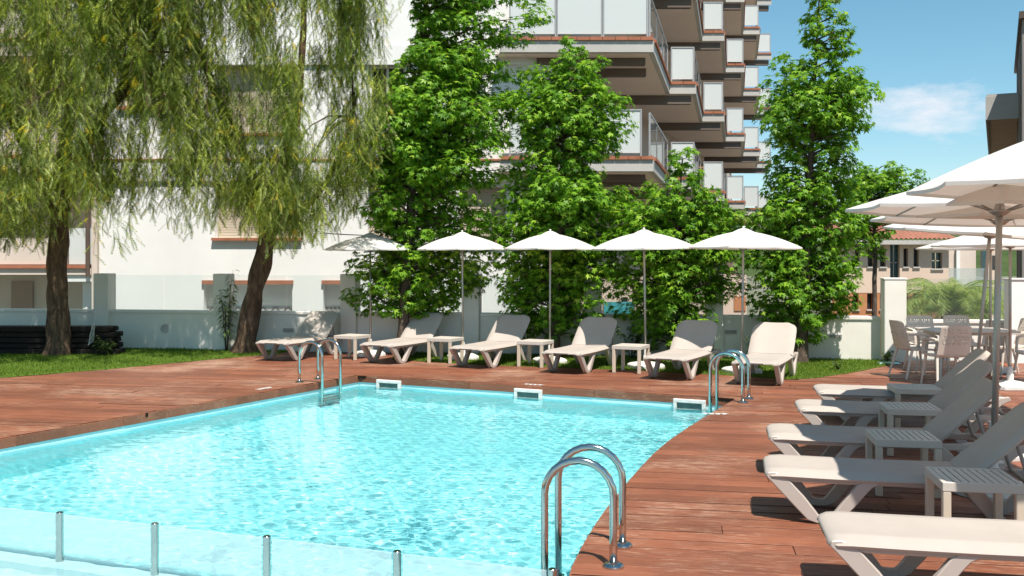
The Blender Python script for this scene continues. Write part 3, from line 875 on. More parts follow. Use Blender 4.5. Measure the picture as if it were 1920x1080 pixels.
# ================================================================== PINK HOUSES, HILL, RIGHT BUILDING
YP = 60.0
PB = empty('pink_house', (24, YP, -4), R(0), 'pink rendered house with red tiled roof, teal stair window and brick lower storey', 'building')
def px(u): return (u - 960) / F_PX * YP - 24
def pz(v): return CAM_H - (v - HOR) * YP / F_PX + 4
pops = []
for a, b in ((1603, 1612), (1627, 1638), (1650, 1661), (1694, 1703), (1713, 1723)): pops.append((px(a), px(b), pz(500), pz(466), 'w'))
pops.append((px(1747), px(1767), pz(503.5), pz(474), 't'))
x0, x1 = px(1560), px(1779)
up = facade(x0, x1, pz(549), pz(452), pops + [(px(1669), px(1687), pz(530), pz(455), 't')], 0, .35)
fo = up.build('upper_wall', 'pink_render', PB)
for a, b, c, d, k in pops + [(px(1669), px(1687), pz(530), pz(455), 't')]:
    m = MB(); m.box2((a, .30, c), (b, .33, d)); w_ = m.build('window', 'window_teal' if k == 't' else 'window_dark', PB)
    m = MB(); m.box2((a - .06, -.1, c - .09), (b + .06, .2, c - .005)); m.build('sill', 'slab_grey', w_)
    if b - a > .5: 
        m = MB(); m.box2(((a + b) / 2 - .03, .24, c), ((a + b) / 2 + .03, .30, d)); m.box2((a, .24, (c + d) / 2 - .03), (b, .295, (c + d) / 2 + .03)); m.build('frame', 'steel', w_)
lops = [(px(a), px(b), pz(580), pz(550.5), 'w') for a, b in ((1600, 1610), (1626, 1637), (1650, 1659), (1699, 1703), (1713, 1721), (1736, 1742), (1826, 1836))]
lo_ = facade(x0, px(1853), -1, pz(549.3), lops, .02, .35).build('brick_wall', 'brick_orange', PB)
for a, b, c, d, k in lops:
    m = MB(); m.box2((a, .32, c), (b, .35, d)); w_ = m.build('window', 'window_dark', PB)
    m = MB(); m.box2((a - .06, -.08, c - .09), (b + .06, .2, c - .005)); m.build('sill', 'slab_grey', w_)
# recessed balcony bay
m = MB(); m.box2((px(1779.5), 1.6, pz(548)), (px(1853), 1.7, pz(455))); m.build('bay_back_wall', 'cream_render', PB)
m = MB(); m.box2((px(1779.3), -.05, pz(549)), (px(1853), 1.7, pz(545))); m.build('bay_floor', 'slab_grey', PB)
m = MB(); m.box2((px(1779.3), .0, pz(545) + .02), (px(1853), .04, pz(503))); m.build('bay_railing_glass', 'balcony_clear_glass', PB)
m = MB(); m.box2((px(1799), .4, pz(546)), (px(1806), .7, pz(456))); m.box2((px(1814), 1.2, pz(546)), (px(1816), 1.4, pz(456))); m.build('bay_post', 'white_render', PB)
m = MB(); m.box2((px(1844), .1, pz(520)), (px(1853), .4, pz(470))); m.build('bay_shutter', 'window_teal', PB)
m = MB(); m.box2((px(1853), -.02, -1), (px(1876), .3, pz(454))); m.build('end_wall', 'pink_render', PB)
m = MB(); m.box2((px(1860), -.05, pz(505)), (px(1866), -.021, pz(479))); m.build('window', 'window_dark', PB)
# roof with rounded tile courses
m = MB(); xa, xb = x0 - .5, px(1790); za, zb = pz(450), pz(424); n = int((xb - xa) / .28)
ring0, ring1 = [], []
for i in range(n * 4 + 1):
    x = xa + (xb - xa) * i / (n * 4); bmp = abs(math.sin(i / 4 * math.pi)) * .11
    ring0.append((x, -.75, za + bmp)); xx = x + (0 if x < 2 else (2 - x) * .25); ring1.append((xx, 5.0, zb + .35 + bmp))
m.loft([ring0, ring1], caps=False, closed=False); rf = m.build('roof', 'roof_tile', PB, recalc=False)
m = MB(); m.box2((xa, -.72, za - .28), (xb, 5.2, za - .02)); m.build('eave', 'slab_grey', PB)
m = MB(); m.box2((px(1664), 3, zb - .5), (px(1670), 3.8, zb + .55)); m.build('chimney', 'vent_grey', PB)

# wooded hill far away
hv, hf = [], []
nx, ny = 220, 26
for j in range(ny):
    for i in range(nx):
        x = -300 + 1200 * i / (nx - 1); y = 330 + 260 * j / (ny - 1)
        s_ = math.sin(min(1, j / (ny * .62)) * math.pi / 2)
        hgt = (20.5 + 5 * mnoise.noise((x * .006, 2, 0)) + (x - 150) * -.008) * s_ + 2.4 * mnoise.noise((x * .09, y * .09, 1)) * s_ + 1.5 * mnoise.noise((x * .3, y * .3, 5)) * s_
        hv.append((x, y, -4.2 + max(0, hgt)))
for j in range(ny - 1):
    for i in range(nx - 1): a = j * nx + i; hf.append((a, a + 1, a + nx + 1, a + nx))
m = MB(); m.add(hv, hf); o = m.build('hill', 'hill_green', recalc=False); o['kind'] = 'structure'

# grey building at the right edge, running along the pool grid
RB0 = Vector((18.0, 35.2))
RB = empty('grey_building', (RB0.x, RB0.y, -7.45), math.atan2(E2.y, E2.x) - R(90), 'tall grey brown building with a wide eave cut off by the right frame edge', 'building')
RB.scale = (1.6, 1.6, 1.6)
# local: +y along E2 (away), +x to the right
m = MB(); m.box2((0, -5.5, 0), (8, 0, 9.89)); m.build('tall_block', 'grey_block', RB)
m = MB(); m.box2((-.05, -5.6, 9.9), (8.1, .05, 10.02)); m.build('parapet_cap', 'brown_fascia', RB)
for k in range(3):
    m = MB(); m.box2((-.012, -1.6 - k * 1.5, 4), (-.002, -1.55 - k * 1.5, 9.88)); m.build('panel_joint', 'brown_fascia', RB)
m = MB(); m.box2((.25, .003, 0), (8, 6.2, 8.4)); m.build('lower_block', 'cream_render', RB)
m = MB(); m.box2((-.55, -2.35, 8.62), (6, 6.3, 8.80)); sf = m.build('eave', 'soffit_wood', RB)
m = MB(); m.box2((-.60, -2.40, 8.58), (-.551, 6.35, 9.05)); m.build('fascia', 'brown_fascia', sf)
m = MB(); m.box2((-.60, -2.46, 8.58), (0, -2.402, 9.05)); m.build('front_fascia', 'slab_grey', sf)
m = MB(); m.box2((-.58, -2.42, 9.052), (6, 6.35, 9.10)); m.build('roof_sheet', 'slab_grey', sf)
for k in range(4):
    m = MB(); y = .7 + k * 1.4; m.box2((.20, y, 3.2), (.249, y + .85, 7.6)); w_ = m.build('window', 'window_dark', RB)
    m = MB(); m.box2((.16, y + .40, 3.2), (.199, y + .45, 7.6)); m.box2((.16, y - .04, 3.1), (.198, y + .89, 3.19)); m.build('frame', 'grey_block', w_)
m = MB(); m.tube([(.14, 3.4, 2), (.14, 3.4, 8.6)], .05, 8); m.build('drain_pipe', 'grey_block', RB)

# overhead cable
m = MB(); a, b = P(600, 437, 21.5), P(1430, 402, 21.0)
m.tube([a.lerp(b, t) - Vector((0, 0, .25 * 4 * t * (1 - t))) for t in [i / 16 for i in range(17)]], .011, 5)
tag(m.build('overhead_cable', 'cable'), 'thin black cable strung in front of the apartment block', 'cable')

# ================================================================== POOL FITTINGS
# glass barrier between the pool and the shallow basin
gb = empty('glass_barrier', (f_end.x, f_end.y, 0), math.atan2(-fd.y, -fd.x), 'low frosted glass barrier with round steel posts standing in the pool', 'barrier')
offs = [(p.to_2d() - f_end).length for p in posts]
for s in offs:
    m = MB(); m.tube([(s, 0, -.40), (s, 0, FZ - .004)], .0235, 18); m.tube([(s, 0, FZ - .004), (s, 0, FZ)], [.0235, .020], 18)
    me = m.mesh('post', 'steel'); smooth_by_angle(me); po_ = link('post', me, gb)
    m = MB(); m.tube([(s, 0, -.40), (s, 0, -.385)], .05, 18); link('foot', m.mesh('foot', 'steel'), po_)
so = sorted(offs)
for a, b in zip(so, so[1:]):
    m = MB(); m.box2((a + .035, -.005, -.21), (b - .035, .005, FZ - .012)); m.build('glass_panel', 'frosted_pool_glass', gb, bevel=.002)
m = MB(); m.box2((so[0] - .06, -.005, -.21), (so[0] - .0, .005, FZ - .012)); 

# ladders
def ladder(p_edge, normal, width_dir, label, span=.40, sep=.42, top=.585):
    n = normal.normalized(); wd = width_dir.normalized()
    root = empty('pool_ladder', (p_edge.x, p_edge.y, 0), 0, label, 'ladder', 'steel pool ladders')
    for s in (0, 1):
        o = wd * (sep * (s - .5))
        pts = []
        a = o - n * (span * .5); b = o + n * (span * .5); r = span / 2
        pts.append(Vector((a.x, a.y, .0))); pts.append(Vector((a.x, a.y, .2)))
        for k in range(13):
            t = math.pi * k / 12; q = o - n * (r * math.cos(t)); pts.append(Vector((q.x, q.y, top - r + r * math.sin(t))))
        pts.append(Vector((b.x, b.y, .2))); pts.append(Vector((b.x, b.y, -1.0)))
        m = MB(); m.tube(pts, .0225, 14); me = m.mesh('rail', 'steel', smooth=True); rl = link('rail', me, root)
        m = MB(); m.lathe([(.0, .002), (.062, .002), (.062, .012), (.05, .024), (.03, .03), (.0, .03)], 22, (a.x, a.y, 0)); me = m.mesh('flange', 'steel'); smooth_by_angle(me); link('flange', me, rl)
    for z in (-.24, -.50, -.76):
        m = MB(); c = n * (span * .5); 
        M = Matrix.Translation((c.x, c.y, z)) @ Matrix.Rotation(math.atan2(wd.y, wd.x), 4, 'Z')
        m.box(None, (sep - .03, .09, .03), M=M); m.build('tread', 'steel', root, bevel=.004)
ELn = inl
e1 = C0 + EL * ((G(601, 716).to_2d() - C0).dot(EL))
ladder(e1, ELn, EL, 'steel pool ladder at the far left corner of the pool')
b1, b2 = G(1392, 755).to_2d(), G(1405, 749).to_2d()
tl_ = (right_curve[0] - right_curve[5]).normalized(); nB = Vector((-tl_.y, tl_.x)); nB = nB if nB.x < 0 else -nB
ladder((b1 + b2) / 2 + nB * .20, nB, tl_, 'steel pool ladder at the far right corner of the pool', .40, .36, .60)
b1, b2 = G(1151, 1064).to_2d(), G(1168, 1025).to_2d()
wdC = (b2 - b1); nC = Vector((-.985, .17))
ladder((b1 + b2) / 2 + nC * .20, nC, wdC, 'large steel pool ladder in the foreground at the curved deck edge', .395, wdC.length, .60)

# skimmer boxes in the far pool wall
for u, lab in ((731, 'white skimmer frame in the pool wall nearest the far left ladder'), (992, 'white skimmer frame in the middle of the far pool wall'), (1294, 'white skimmer frame in the pool wall beside the far right ladder')):
    k = (u - 960) / F_PX; t = (k * C0.y - C0.x) / (E1.x - k * E1.y); p = C0 + E1 * t
    sk = empty('pool_skimmer', (p.x, p.y, 0), E_ANG, lab, 'skimmer', 'skimmers in the far pool wall')
    W_, zt, zb = .42, -.045, -.30
    m = MB()
    m.box2((-W_ / 2, -.055, zt - .045), (W_ / 2, -.002, zt)); m.box2((-W_ / 2, -.055, zb), (-W_ / 2 + .045, -.002, zt - .046)); m.box2((W_ / 2 - .045, -.055, zb), (W_ / 2, -.002, zt - .046)); m.box2((-W_ / 2 + .046, -.055, zb), (W_ / 2 - .046, -.002, zb + .04))
    m.build('frame', 'white_paint', sk, bevel=.004)
    m = MB(); m.box2((-W_ / 2 + .046, -.022, zb + .04), (W_ / 2 - .046, -.015, zt - .046)); m.build('throat', 'skimmer_grey', sk)

# ================================================================== FURNITURE
LL = 1.90
def make_lounger(back_deg=45):
    root = empty('sun_lounger')
    def side(s): return s * .285
    for s in (-1, 1):
        m = MB(); y = side(s)
        m.ribbon([(.05, .318), (.5, .315), (1.3, .315), (1.86, .318)], .055, y - .022, y + .022); m.build('side_rail', 'resin', root, bevel=.008)
    vf = [(-.006, .336), (.03, .326), (.085, .290), (.20, .155), (.285, .050), (.325, .026), (.40, .024), (.445, .050), (.52, .150), (.60, .262), (.645, .305), (.70, .318)]
    wf = [.030, .068, .098, .094, .080, .052, .050, .070, .078, .082, .072, .045]
    vh = [(1.20, .318), (1.25, .300), (1.30, .255), (1.39, .140), (1.45, .050), (1.49, .026), (1.56, .024), (1.60, .050), (1.68, .150), (1.77, .262), (1.82, .300), (1.90, .330)]
    for s in (-1, 1):
        for path in (vf, vh):
            m = MB(); y = side(s); m.ribbon(path, wf, y - .030, y + .030)
            me = m.mesh('leg', 'resin', bevel=.006); smooth_by_angle(me, 28); link('leg', me, root)
    # sling: cross-section wraps over the rails
    def ring(x, hw, ztop, drop, th=.016):
        top = []; n = 12
        for i in range(n + 1):
            y = -hw + 2 * hw * i / n; e = abs(y) / hw
            z = ztop - .012 * (1 - e ** 2) - (drop * max(0, (e - .86) / .14) ** 2)
            top.append((x, y, z))
        bot = [(p[0], p[1] * .985, min(p[2] - th, ztop - th)) if abs(p[1]) < hw * .9 else (p[0], p[1] * .97, p[2] - th) for p in reversed(top)]
        return top + bot
    m = MB()
    m.loft([ring(-.018, .27, .352, .02, .010), ring(-.005, .305, .366, .035), ring(.03, .326, .378, .05), ring(.10, .332, .384, .052), ring(.35, .333, .380, .052), ring(.70, .333, .378, .052), ring(1.0, .333, .380, .052), ring(1.22, .332, .384, .052), ring(1.27, .330, .380, .05)])
    me = m.mesh('seat', 'sling'); smooth_by_angle(me, 55); link('seat', me, root)
    m = MB(); m.box2((-.010, -.25, .325), (.05, .25, .352)); m.build('foot_bar', 'resin', root, bevel=.008)
    m = MB(); m.box2((-.0235, -.12, .340), (-.0195, .12, .346)); m.build('foot_slot', 'dark_fitting', root)
    a = R(back_deg); ca, sa = math.cos(a), math.sin(a); hx, hz = 1.24, .372
    def bring(s, hw, bulge=0):
        base = ring(0, hw, .016 + bulge, .034, .018)
        return [(hx + s * ca - p[2] * sa, p[1], hz + s * sa + p[2] * ca) for p in base]
    m = MB()
    m.loft([bring(.0, .325), bring(.06, .330), bring(.3, .331, -.004), bring(.52, .328), bring(.585, .318, .002), bring(.635, .288, .003), bring(.665, .235, .0), bring(.672, .20, -.008)])
    me = m.mesh('backrest', 'sling'); smooth_by_angle(me, 55); bk = link('backrest', me, root)
    for s in (-1, 1):
        m = MB(); y = s * .27
        m.tube([(hx + .40 * ca + .02 * sa, y, hz + .40 * sa - .02 * ca), (1.62, y, .335)], .013, 8); m.build('back_strut', 'resin_dark', root)
        m = MB(); m.tube([(hx + .02, y, hz - .03), (hx + .60 * ca + .02, y, hz + .60 * sa - .025)], .016, 8); m.build('back_tube', 'resin', bk)
    m = MB(); m.tube([(1.62, -.29, .335), (1.62, .29, .335)], .014, 8); m.tube([(1.84, -.29, .325), (1.84, .29, .325)], .018, 8); m.build('cross_bar', 'resin_dark', root)
    return root
def make_table():
    root = empty('side_table')
    W_, H_ = .46, .42; h = W_ / 2
    for sx in (-1, 1):
        for sy in (-1, 1):
            m = MB(); m.box((sx * (h - .026), sy * (h - .026), (H_ - .055) / 2), (.048, .048, H_ - .055)); m.build('leg', 'table_leg_resin', root, bevel=.005)
    m = MB()
    for s in (-1, 1):
        m.box((0, s * (h - .015), H_ - .0275), (W_, .03, .055)); m.box((s * (h - .015), 0, H_ - .0275), (.03, W_ - .0605, .055))
    m.build('apron', 'table_resin', root, bevel=.003)
    n = 9; w_ = (W_ - .061) / n
    for i in range(n):
        m = MB(); m.box((-h + .0305 + (i + .5) * w_, 0, H_ - .012), (w_ - .007, W_ - .061, .018)); m.build('slat', 'table_resin', root, bevel=.002)
    return root
def make_umbrella(rad, rim, rise, square_base=True, tilt=(0, 0), pole_r=.019, spin=0, curve=1.65):
    root = empty('parasol')
    top = rim + rise
    if square_base:
        m = MB(); s = .25
        def sq(h, c, z): return [(h, -h + c, z), (h, h - c, z), (h - c, h, z), (-h + c, h, z), (-h, h - c, z), (-h, -h + c, z), (-h + c, -h, z), (h - c, -h, z)]
        m.loft([sq(s, .06, .0), sq(s, .06, .05), sq(s - .03, .06, .075), sq(.07, .02, .105)]); m.build('base', 'base_white', root, bevel=.006)
    else:
        m = MB(); m.lathe([(0, 0), (.29, 0), (.295, .03), (.275, .065), (.12, .10), (.06, .115), (0, .115)], 28); me = m.mesh('base', 'base_white'); smooth_by_angle(me, 30); link('base', me, root)
    m = MB(); m.lathe([(0, .10), (.045, .10), (.045, .19), (.034, .20), (.034, .27), (.026, .30), (0, .30)], 16); me = m.mesh('collar', 'base_white'); smooth_by_angle(me); co = link('collar', me, root)
    m = MB(); m.tube([(.03, 0, .23), (.075, 0, .23)], .012, 8); m.build('knob', 'base_white', co)
    tx, ty = tilt
    def ax(z): return Vector((tx * z, ty * z, z))
    m = MB(); m.tube([ax(.12), ax(top - .03)], pole_r, 14); link('pole', m.mesh('pole', 'brushed_pole', smooth=True), root)
    # head group tilts with the pole
    TM = Matrix.Translation(ax(rim)) @ Matrix.Rotation(math.atan(tx), 4, 'Y') @ Matrix.Rotation(-math.atan(ty), 4, 'X')
    def T(p): return TM @ Vector(p)
    m = MB(); m.lathe([(pole_r, -.05), (.045, -.045), (.075, -.02), (.075, -.008), (.04, .0), (.03, .045), (pole_r, .05)], 16); m.v = [tuple(T(p)) for p in m.v]; me = m.mesh('runner', 'brushed_pole'); smooth_by_angle(me); link('runner', me, root)
    def zr(r): return rise * (1 - (r / rad) ** curve)
    r0 = .07
    for k in range(8):
        a0 = spin + k * math.pi / 4; a1 = a0 + math.pi / 4
        m = MB(); nr, na = 7, 6; vs = []; fs = []
        for i in range(nr + 1):
            r = r0 + (rad - r0) * i / nr
            for j in range(na + 1):
                t = j / na; sg = math.sin(math.pi * t)
                p = Vector((math.cos(a0), math.sin(a0), 0)).lerp(Vector((math.cos(a1), math.sin(a1), 0)), t) * r * (1 - .045 * sg * (r / rad) ** 3)
                p.z = zr(r) - .030 * sg * (r / rad) * (1.25 - r / rad) ; vs.append(T(p))
        for i in range(nr):
            for j in range(na):
                b = i * (na + 1) + j; fs.append((b, b + 1, b + na + 2, b + na + 1))
        m.add(vs, fs); me = m.mesh('canopy_panel', 'canopy', smooth=True, recalc=False); cp = link('canopy_panel', me, root)
        # narrow hem along the free edge
        m = MB(); hem = [vs[nr * (na + 1) + j] for j in range(na + 1)]
        m.loft([[h + Vector((0, 0, .001)) for h in hem], [h - Vector((0, 0, .022)) for h in hem]], caps=False, closed=False); link('hem', m.mesh('hem', 'canopy', smooth=True, recalc=False), cp)
        d = Vector((math.cos(a0), math.sin(a0), 0))
        m = MB(); m.tube([T(d * r + Vector((0, 0, zr(r) - .016))) for r in (.03, rad * .35, rad * .7, rad * .985)], .0075, 6); rb = link('rib', m.mesh('rib', 'brushed_pole', smooth=True), root)
        m = MB(); m.tube([T(d * .06 + Vector((0, 0, -.012))), T(d * rad * .5 + Vector((0, 0, zr(rad * .5) - .02)))], .006, 6); link('strut', m.mesh('strut', 'brushed_pole', smooth=True), rb)
    # raised vent cap with scalloped edge
    m = MB(); vs = []; n = 48; cr = rad * .235
    for i in range(5):
        r = cr * i / 4 + .002
        for j in range(n):
            t = (j / n * 8) % 1; sg = math.sin(math.pi * t); rr = r * (1 - .10 * sg * (i / 4))
            a = spin + 2 * math.pi * j / n; z = rise + .048 - .085 * (r / cr) ** 1.5 - (.012 * sg * (i / 4))
            vs.append(T((rr * math.cos(a), rr * math.sin(a), z)))
    fs = [(i * n + j, i * n + (j + 1) % n, (i + 1) * n + (j + 1) % n, (i + 1) * n + j) for i in range(4) for j in range(n)]
    m.add(vs, fs); link('vent_cap', m.mesh('vent_cap', 'canopy', smooth=True, recalc=False), root)
    m = MB(); m.lathe([(0, rise + .045), (.016, rise + .047), (.02, rise + .06), (.01, rise + .075), (0, rise + .076)], 12); m.v = [tuple(T(p)) for p in m.v]; m.build('finial', 'base_white', root)
    return root

E2_ANG = math.atan2(E2.y, E2.x)
lo_back = make_lounger(44)
pairs = [((529, 671), (584, 673)), ((697, 679.5), (758.6, 680)), ((862, 687), (928.5, 688.6)), ((1033.4, 696), (1107, 699)), ((1221.6, 707.8), (1299, 711)), ((1381.6, 718), (1471, 721))]
labs = ['leftmost lounger of the far row, shaded, beside the far left pool ladder', 'second lounger from the left in the far row under the parasols', 'third lounger from the left in the far row under the parasols',
        'fourth lounger from the left in the far row, its backrest half sunlit', 'fifth lounger from the left in the far row, left of the far right ladder', 'rightmost sunlit lounger of the far row beside the far right ladder']
for i, ((a, b), lab) in enumerate(zip(pairs, labs)):
    o = lo_back if i == 0 else copy_tree(lo_back)
    mid_ = (G(*a) + G(*b)).to_2d() / 2 - E2 * (.38 + (.30 if i == 0 else 0))
    o.scale = (1, 1, .93); o.location = (mid_.x, mid_.y, 0.002); o.rotation_euler = (0, 0, E2_ANG + R([6, 0, -1, 1, -1, 2][i]))
    tag(o, lab, 'sun lounger', 'loungers in the far row')
lo_r = make_lounger(46)
rl_ = [((1.67, 5.26), -11, 'nearest lounger of the right row, cut off by the bottom right frame edge'), ((1.77, 6.86), -13, 'second nearest lounger of the right row, behind the slatted side table'),
       ((2.14, 8.20), -12.5, 'middle lounger of the right row, beside the thick parasol pole'), ((2.80, 9.66), -12, 'fourth nearest lounger of the right row, one behind the middle one'), ((3.35, 10.86), -12, 'farthest lounger of the right row, nearest the dining chairs')]
for i, (p, a, lab) in enumerate(rl_):
    o = lo_r if i == 0 else copy_tree(lo_r)
    o.scale = (1, .87, .92); o.location = (p[0], p[1], .002); o.rotation_euler = (0, 0, R(a)); tag(o, lab, 'sun lounger', 'loungers in the right row')

tb = make_table()
tabs = []
for fl_, fr_, lab in (((630, 674), (666, 676), 'side table between the first and second loungers of the far row'), ((806, 681), (842.6, 682), 'side table between the second and third loungers of the far row'),
                      ((975, 688), (1013.5, 689.6), 'side table between the third and fourth loungers of the far row'), ((1153.7, 699), (1196.3, 701.4), 'side table between the fourth and fifth loungers of the far row')):
    c = (G(*fl_) + G(*fr_)).to_2d() / 2 + E2 * .20; tabs.append((c, E_ANG, lab, 'side tables of the far row'))
for c, lab in (((2.83, 6.06), 'nearest slatted side table, right of the nearest lounger in the right row'), ((2.95, 7.46), 'second nearest side table of the right row, in front of the parasol pole'),
               ((3.60, 8.94), 'third nearest side table of the right row, with its front half shaded'), ((4.20, 10.30), 'farthest side table of the right row, in front of the dining chairs')):
    tabs.append((Vector(c), R(-10), lab, 'side tables of the right row'))
for i, (c, a, lab, gname) in enumerate(tabs):
    o = tb if i == 0 else copy_tree(tb)
    o.location = (c.x, c.y, .002); o.rotation_euler = (0, 0, a); tag(o, lab, 'side table', gname)

UL = [((695, 667), .82, (-.004, 0), .1, 'leftmost parasol of the far row, partly under the weeping tree'), ((868, 673), .80, (-.006, 0), .5, 'second parasol from the left in the far row'), ((1031, 680), .81, (.003, 0), .25, 'middle parasol of the far row'),
      ((1211, 690), .84, (-.02, -.01), .4, 'fourth parasol from the left in the far row, tilted left'), ((1391, 699), .89, (.012, .0), .05, 'rightmost parasol of the far row, beside the tall tree')]
for (u, v), rad, tl, sp, lab in UL:
    g_ = G(u, v); o = make_umbrella(rad, 1.93, .25, True, tl, .017, sp); o.location = (g_.x, g_.y, .003); o.rotation_euler = (0, 0, .3 * rad)
    tag(o, lab, 'parasol', 'white parasols of the far row')
UR = [((3.55, 5.85), 1.14, 2.185, .42, (0, 0), .25, False, 'nearest white parasol, only its left half inside the right frame edge'), ((3.595, 7.37), 1.10, 2.12, .28, (.022, 0), .35, False, 'white parasol on the thick steel pole beside the right row of loungers'),
      ((4.29, 8.80), 1.12, 2.10, .27, (.028, .0), .2, False, 'third nearest white parasol on the right, just below the one on the thick pole'), ((5.05, 10.84), 1.10, 2.02, .34, (.075, -.05), .3, False, 'leaning white parasol on the right between loungers and dining chairs'),
      ((6.74, 13.35), 1.02, 1.94, .27, (.0, .0), .15, True, 'white parasol rising behind the dining chairs at the right'), ((7.42, 15.3), 1.08, 1.92, .26, (.0, 0), .3, True, 'farthest white parasol on the right, above the dining wall')]
for p, rad, rim, rise, tl, sp, sqb, lab in UR:
    o = make_umbrella(rad, rim, rise, sqb, tl, .024 if rim > 2.05 else .019, sp, 1.3); o.location = (p[0], p[1], .003)
    tag(o, lab, 'parasol', 'white parasols on the right')

# dining set: perforated resin armchairs round a table
def make_chair():
    root = empty('dining_chair')
    m = MB(); ZS = .44                                # +y is the facing direction; origin under the seat
    rings = []
    for y, hw, z in ((.23, .21, ZS - .015), (.20, .235, ZS), (0, .24, ZS - .012), (-.15, .235, ZS - .006), (-.20, .225, ZS + .012)):
        top = [(x * hw, y, z - .012 * (1 - x * x)) for x in (-1, -.6, 0, .6, 1)]
        rings.append(top + [(p[0], p[1], p[2] - .02) for p in reversed(top)])
    m.loft(rings); me = m.mesh('seat', 'chair_resin'); smooth_by_angle(me, 50); link('seat', me, root)
    # curved back shell pierced by rows of small openings
    r = random.Random(5); nx_, nz_ = 34, 26; vs = []; fs = []
    for off in (0, -.012):
        for j in range(nz_ + 1):
            t = j / nz_; z = ZS + .01 + t * .40; y = -.20 - .10 * t + off
            hw = .225 - .02 * t - (.03 * max(0, (t - .9) / .1) ** 2)
            for i in range(nx_ + 1):
                x = -1 + 2 * i / nx_; vs.append((x * hw, y - .05 * (1 - x * x) * (.6 + .4 * t), z))
    nn_ = (nx_ + 1) * (nz_ + 1)
    hole = set()
    for j in range(8, nz_ - 2):
        if j in (17, 18): continue
        for i in range(3, nx_ - 3):
            ph = (i * 2 + (j % 3) * 2 + (j // 3)) % 5
            if ph < 2 and (j % 3 != 2) and r.random() < .9: hole.add((i, j))
    for j in range(nz_):
        for i in range(nx_):
            if (i, j) in hole: continue
            a = j * (nx_ + 1) + i; q = (a, a + 1, a + nx_ + 2, a + nx_ + 1)
            fs.append(q); fs.append(tuple(k + nn_ for k in reversed(q)))
            for (di, dj), (p, s) in (((-1, 0), (q[3], q[0])), ((1, 0), (q[1], q[2])), ((0, -1), (q[0], q[1])), ((0, 1), (q[2], q[3]))):
                ii, jj = i + di, j + dj
                if (ii, jj) in hole or not (0 <= ii < nx_ and 0 <= jj < nz_): fs.append((s, p, p + nn_, s + nn_))
    m = MB(); m.add(vs, fs); m.build('backrest', 'chair_resin', root, recalc=True)
    for s in (-1, 1):
        for y0, y1 in ((.19, .25), (-.17, -.29)):
            m = MB(); m.tube([(s * .205, y0, ZS - .02), (s * .25, y1, 0)], [.021, .014], 8); m.build('leg', 'chair_resin', root)
        m = MB(); m.ribbon([(-.245, ZS + .21), (-.1, ZS + .215), (.12, ZS + .20), (.175, ZS + .18), (.19, ZS + .10), (.195, ZS - .02)], [.03, .035, .035, .035, .03, .03], 0, .045)
        m.v = [(s * (.22 + p[1]), p[0], p[2]) for p in m.v]; m.build('armrest', 'chair_resin', root, bevel=.006)
    return root
ch = make_chair()
chs = [((6.00, 13.62), 0, 'dining chair with perforated back turned to the camera'), ((5.97, 14.6), -82, 'dining chair at the left end of the dining table, seen from the side'), ((6.48, 15.42), 178, 'dining chair on the far side of the table behind the one turned to the camera'),
       ((7.10, 15.46), 182, 'dining chair on the far side of the table next to the parasol pole'), ((7.50, 14.9), 92, 'dining chair at the right end of the table, the one farther away'), ((7.46, 14.0), 84, 'dining chair nearest the right frame edge')]
for i, (p, a, lab) in enumerate(chs):
    o = ch if i == 0 else copy_tree(ch)
    o.location = (p[0], p[1], .002); o.rotation_euler = (0, 0, R(a)); tag(o, lab, 'chair', 'dining chairs')
dt = empty('dining_table', (6.70, 14.55, .002), R(-3), 'beige dining table with slim top among the perforated chairs', 'table')
m = MB(); m.box((0, 0, .70), (1.22, .80, .028)); m.build('tabletop', 'chair_resin', dt, bevel=.008)
m = MB(); m.box((0, 0, .665), (1.02, .62, .04)); m.build('apron', 'chair_resin', dt)
for sx in (-1, 1):
    for sy in (-1, 1):
        m = MB(); m.tube([(sx * .46, sy * .26, .65), (sx * .50, sy * .32, 0)], [.028, .02], 8); m.build('leg', 'chair_resin', dt)
# drain plate by the pillar
g_ = G(1667, 682); m = MB(); m.box((0, 0, .006), (.34, .26, .012)); m.box((0, 0, .016), (.28, .2, .008))
o = m.build('drain_cover', 'pool_liner_pale', None, loc=(g_.x, g_.y, .004), rz=R(-10), bevel=.003); tag(o, 'pale green drain cover on the ground at the foot of the tall pillar', 'cover')

# stack of dark timber sleepers and the looped cord hanging on it
layers = ['bottom dark sleeper of the timber stack by the left tree', 'second lowest dark sleeper of the timber stack by the left tree', 'middle dark sleeper of the timber stack by the left tree', 'second highest dark sleeper of the timber stack by the left tree', 'topmost dark sleeper of the timber stack by the left tree']
xe = [G(232, 662).x, G(230, 662).x - .05, G(222, 662).x, G(226, 662).x, G(217, 662).x]
for i, lab in enumerate(layers):
    hgt = .098; Lb = 4.4; xr = xe[i]; yb = 18.36 + (i % 2) * .04
    m = MB(); m.box((0, 0, hgt / 2), (Lb, .42, hgt - .006)); m.box((.02, -.1 + .05 * i, hgt / 2), (Lb + .03, .12, hgt - .03))
    o = m.build('timber_sleeper', 'timber', None, loc=(xr - Lb / 2, yb, .004 + i * (hgt + .004)), rz=R(-2.5 + .8 * (i % 3)), bevel=.012); tag(o, lab, 'timber', 'stacked dark sleepers')
m = MB(); cx = G(186, 662).x; base_z = .50
for k in range(5):
    pts = []; rr = random.Random(k)
    for j in range(22):
        t = j / 21 * 2 * math.pi; pts.append((cx + (.018 + .008 * k) * math.sin(t + .3 * k) + .02 * math.cos(2 * t + k) + rr.uniform(-.004, .004), 18.10 - .012 * k, base_z - .12 + (.13 + .02 * k) * math.cos(t) + rr.uniform(-.004, .004)))
    m.tube(pts, .0045, 5)
tag(m.build('cord_loop', 'rope', smooth=True), 'looped pale cord hanging over the end of the timber stack', 'cord')

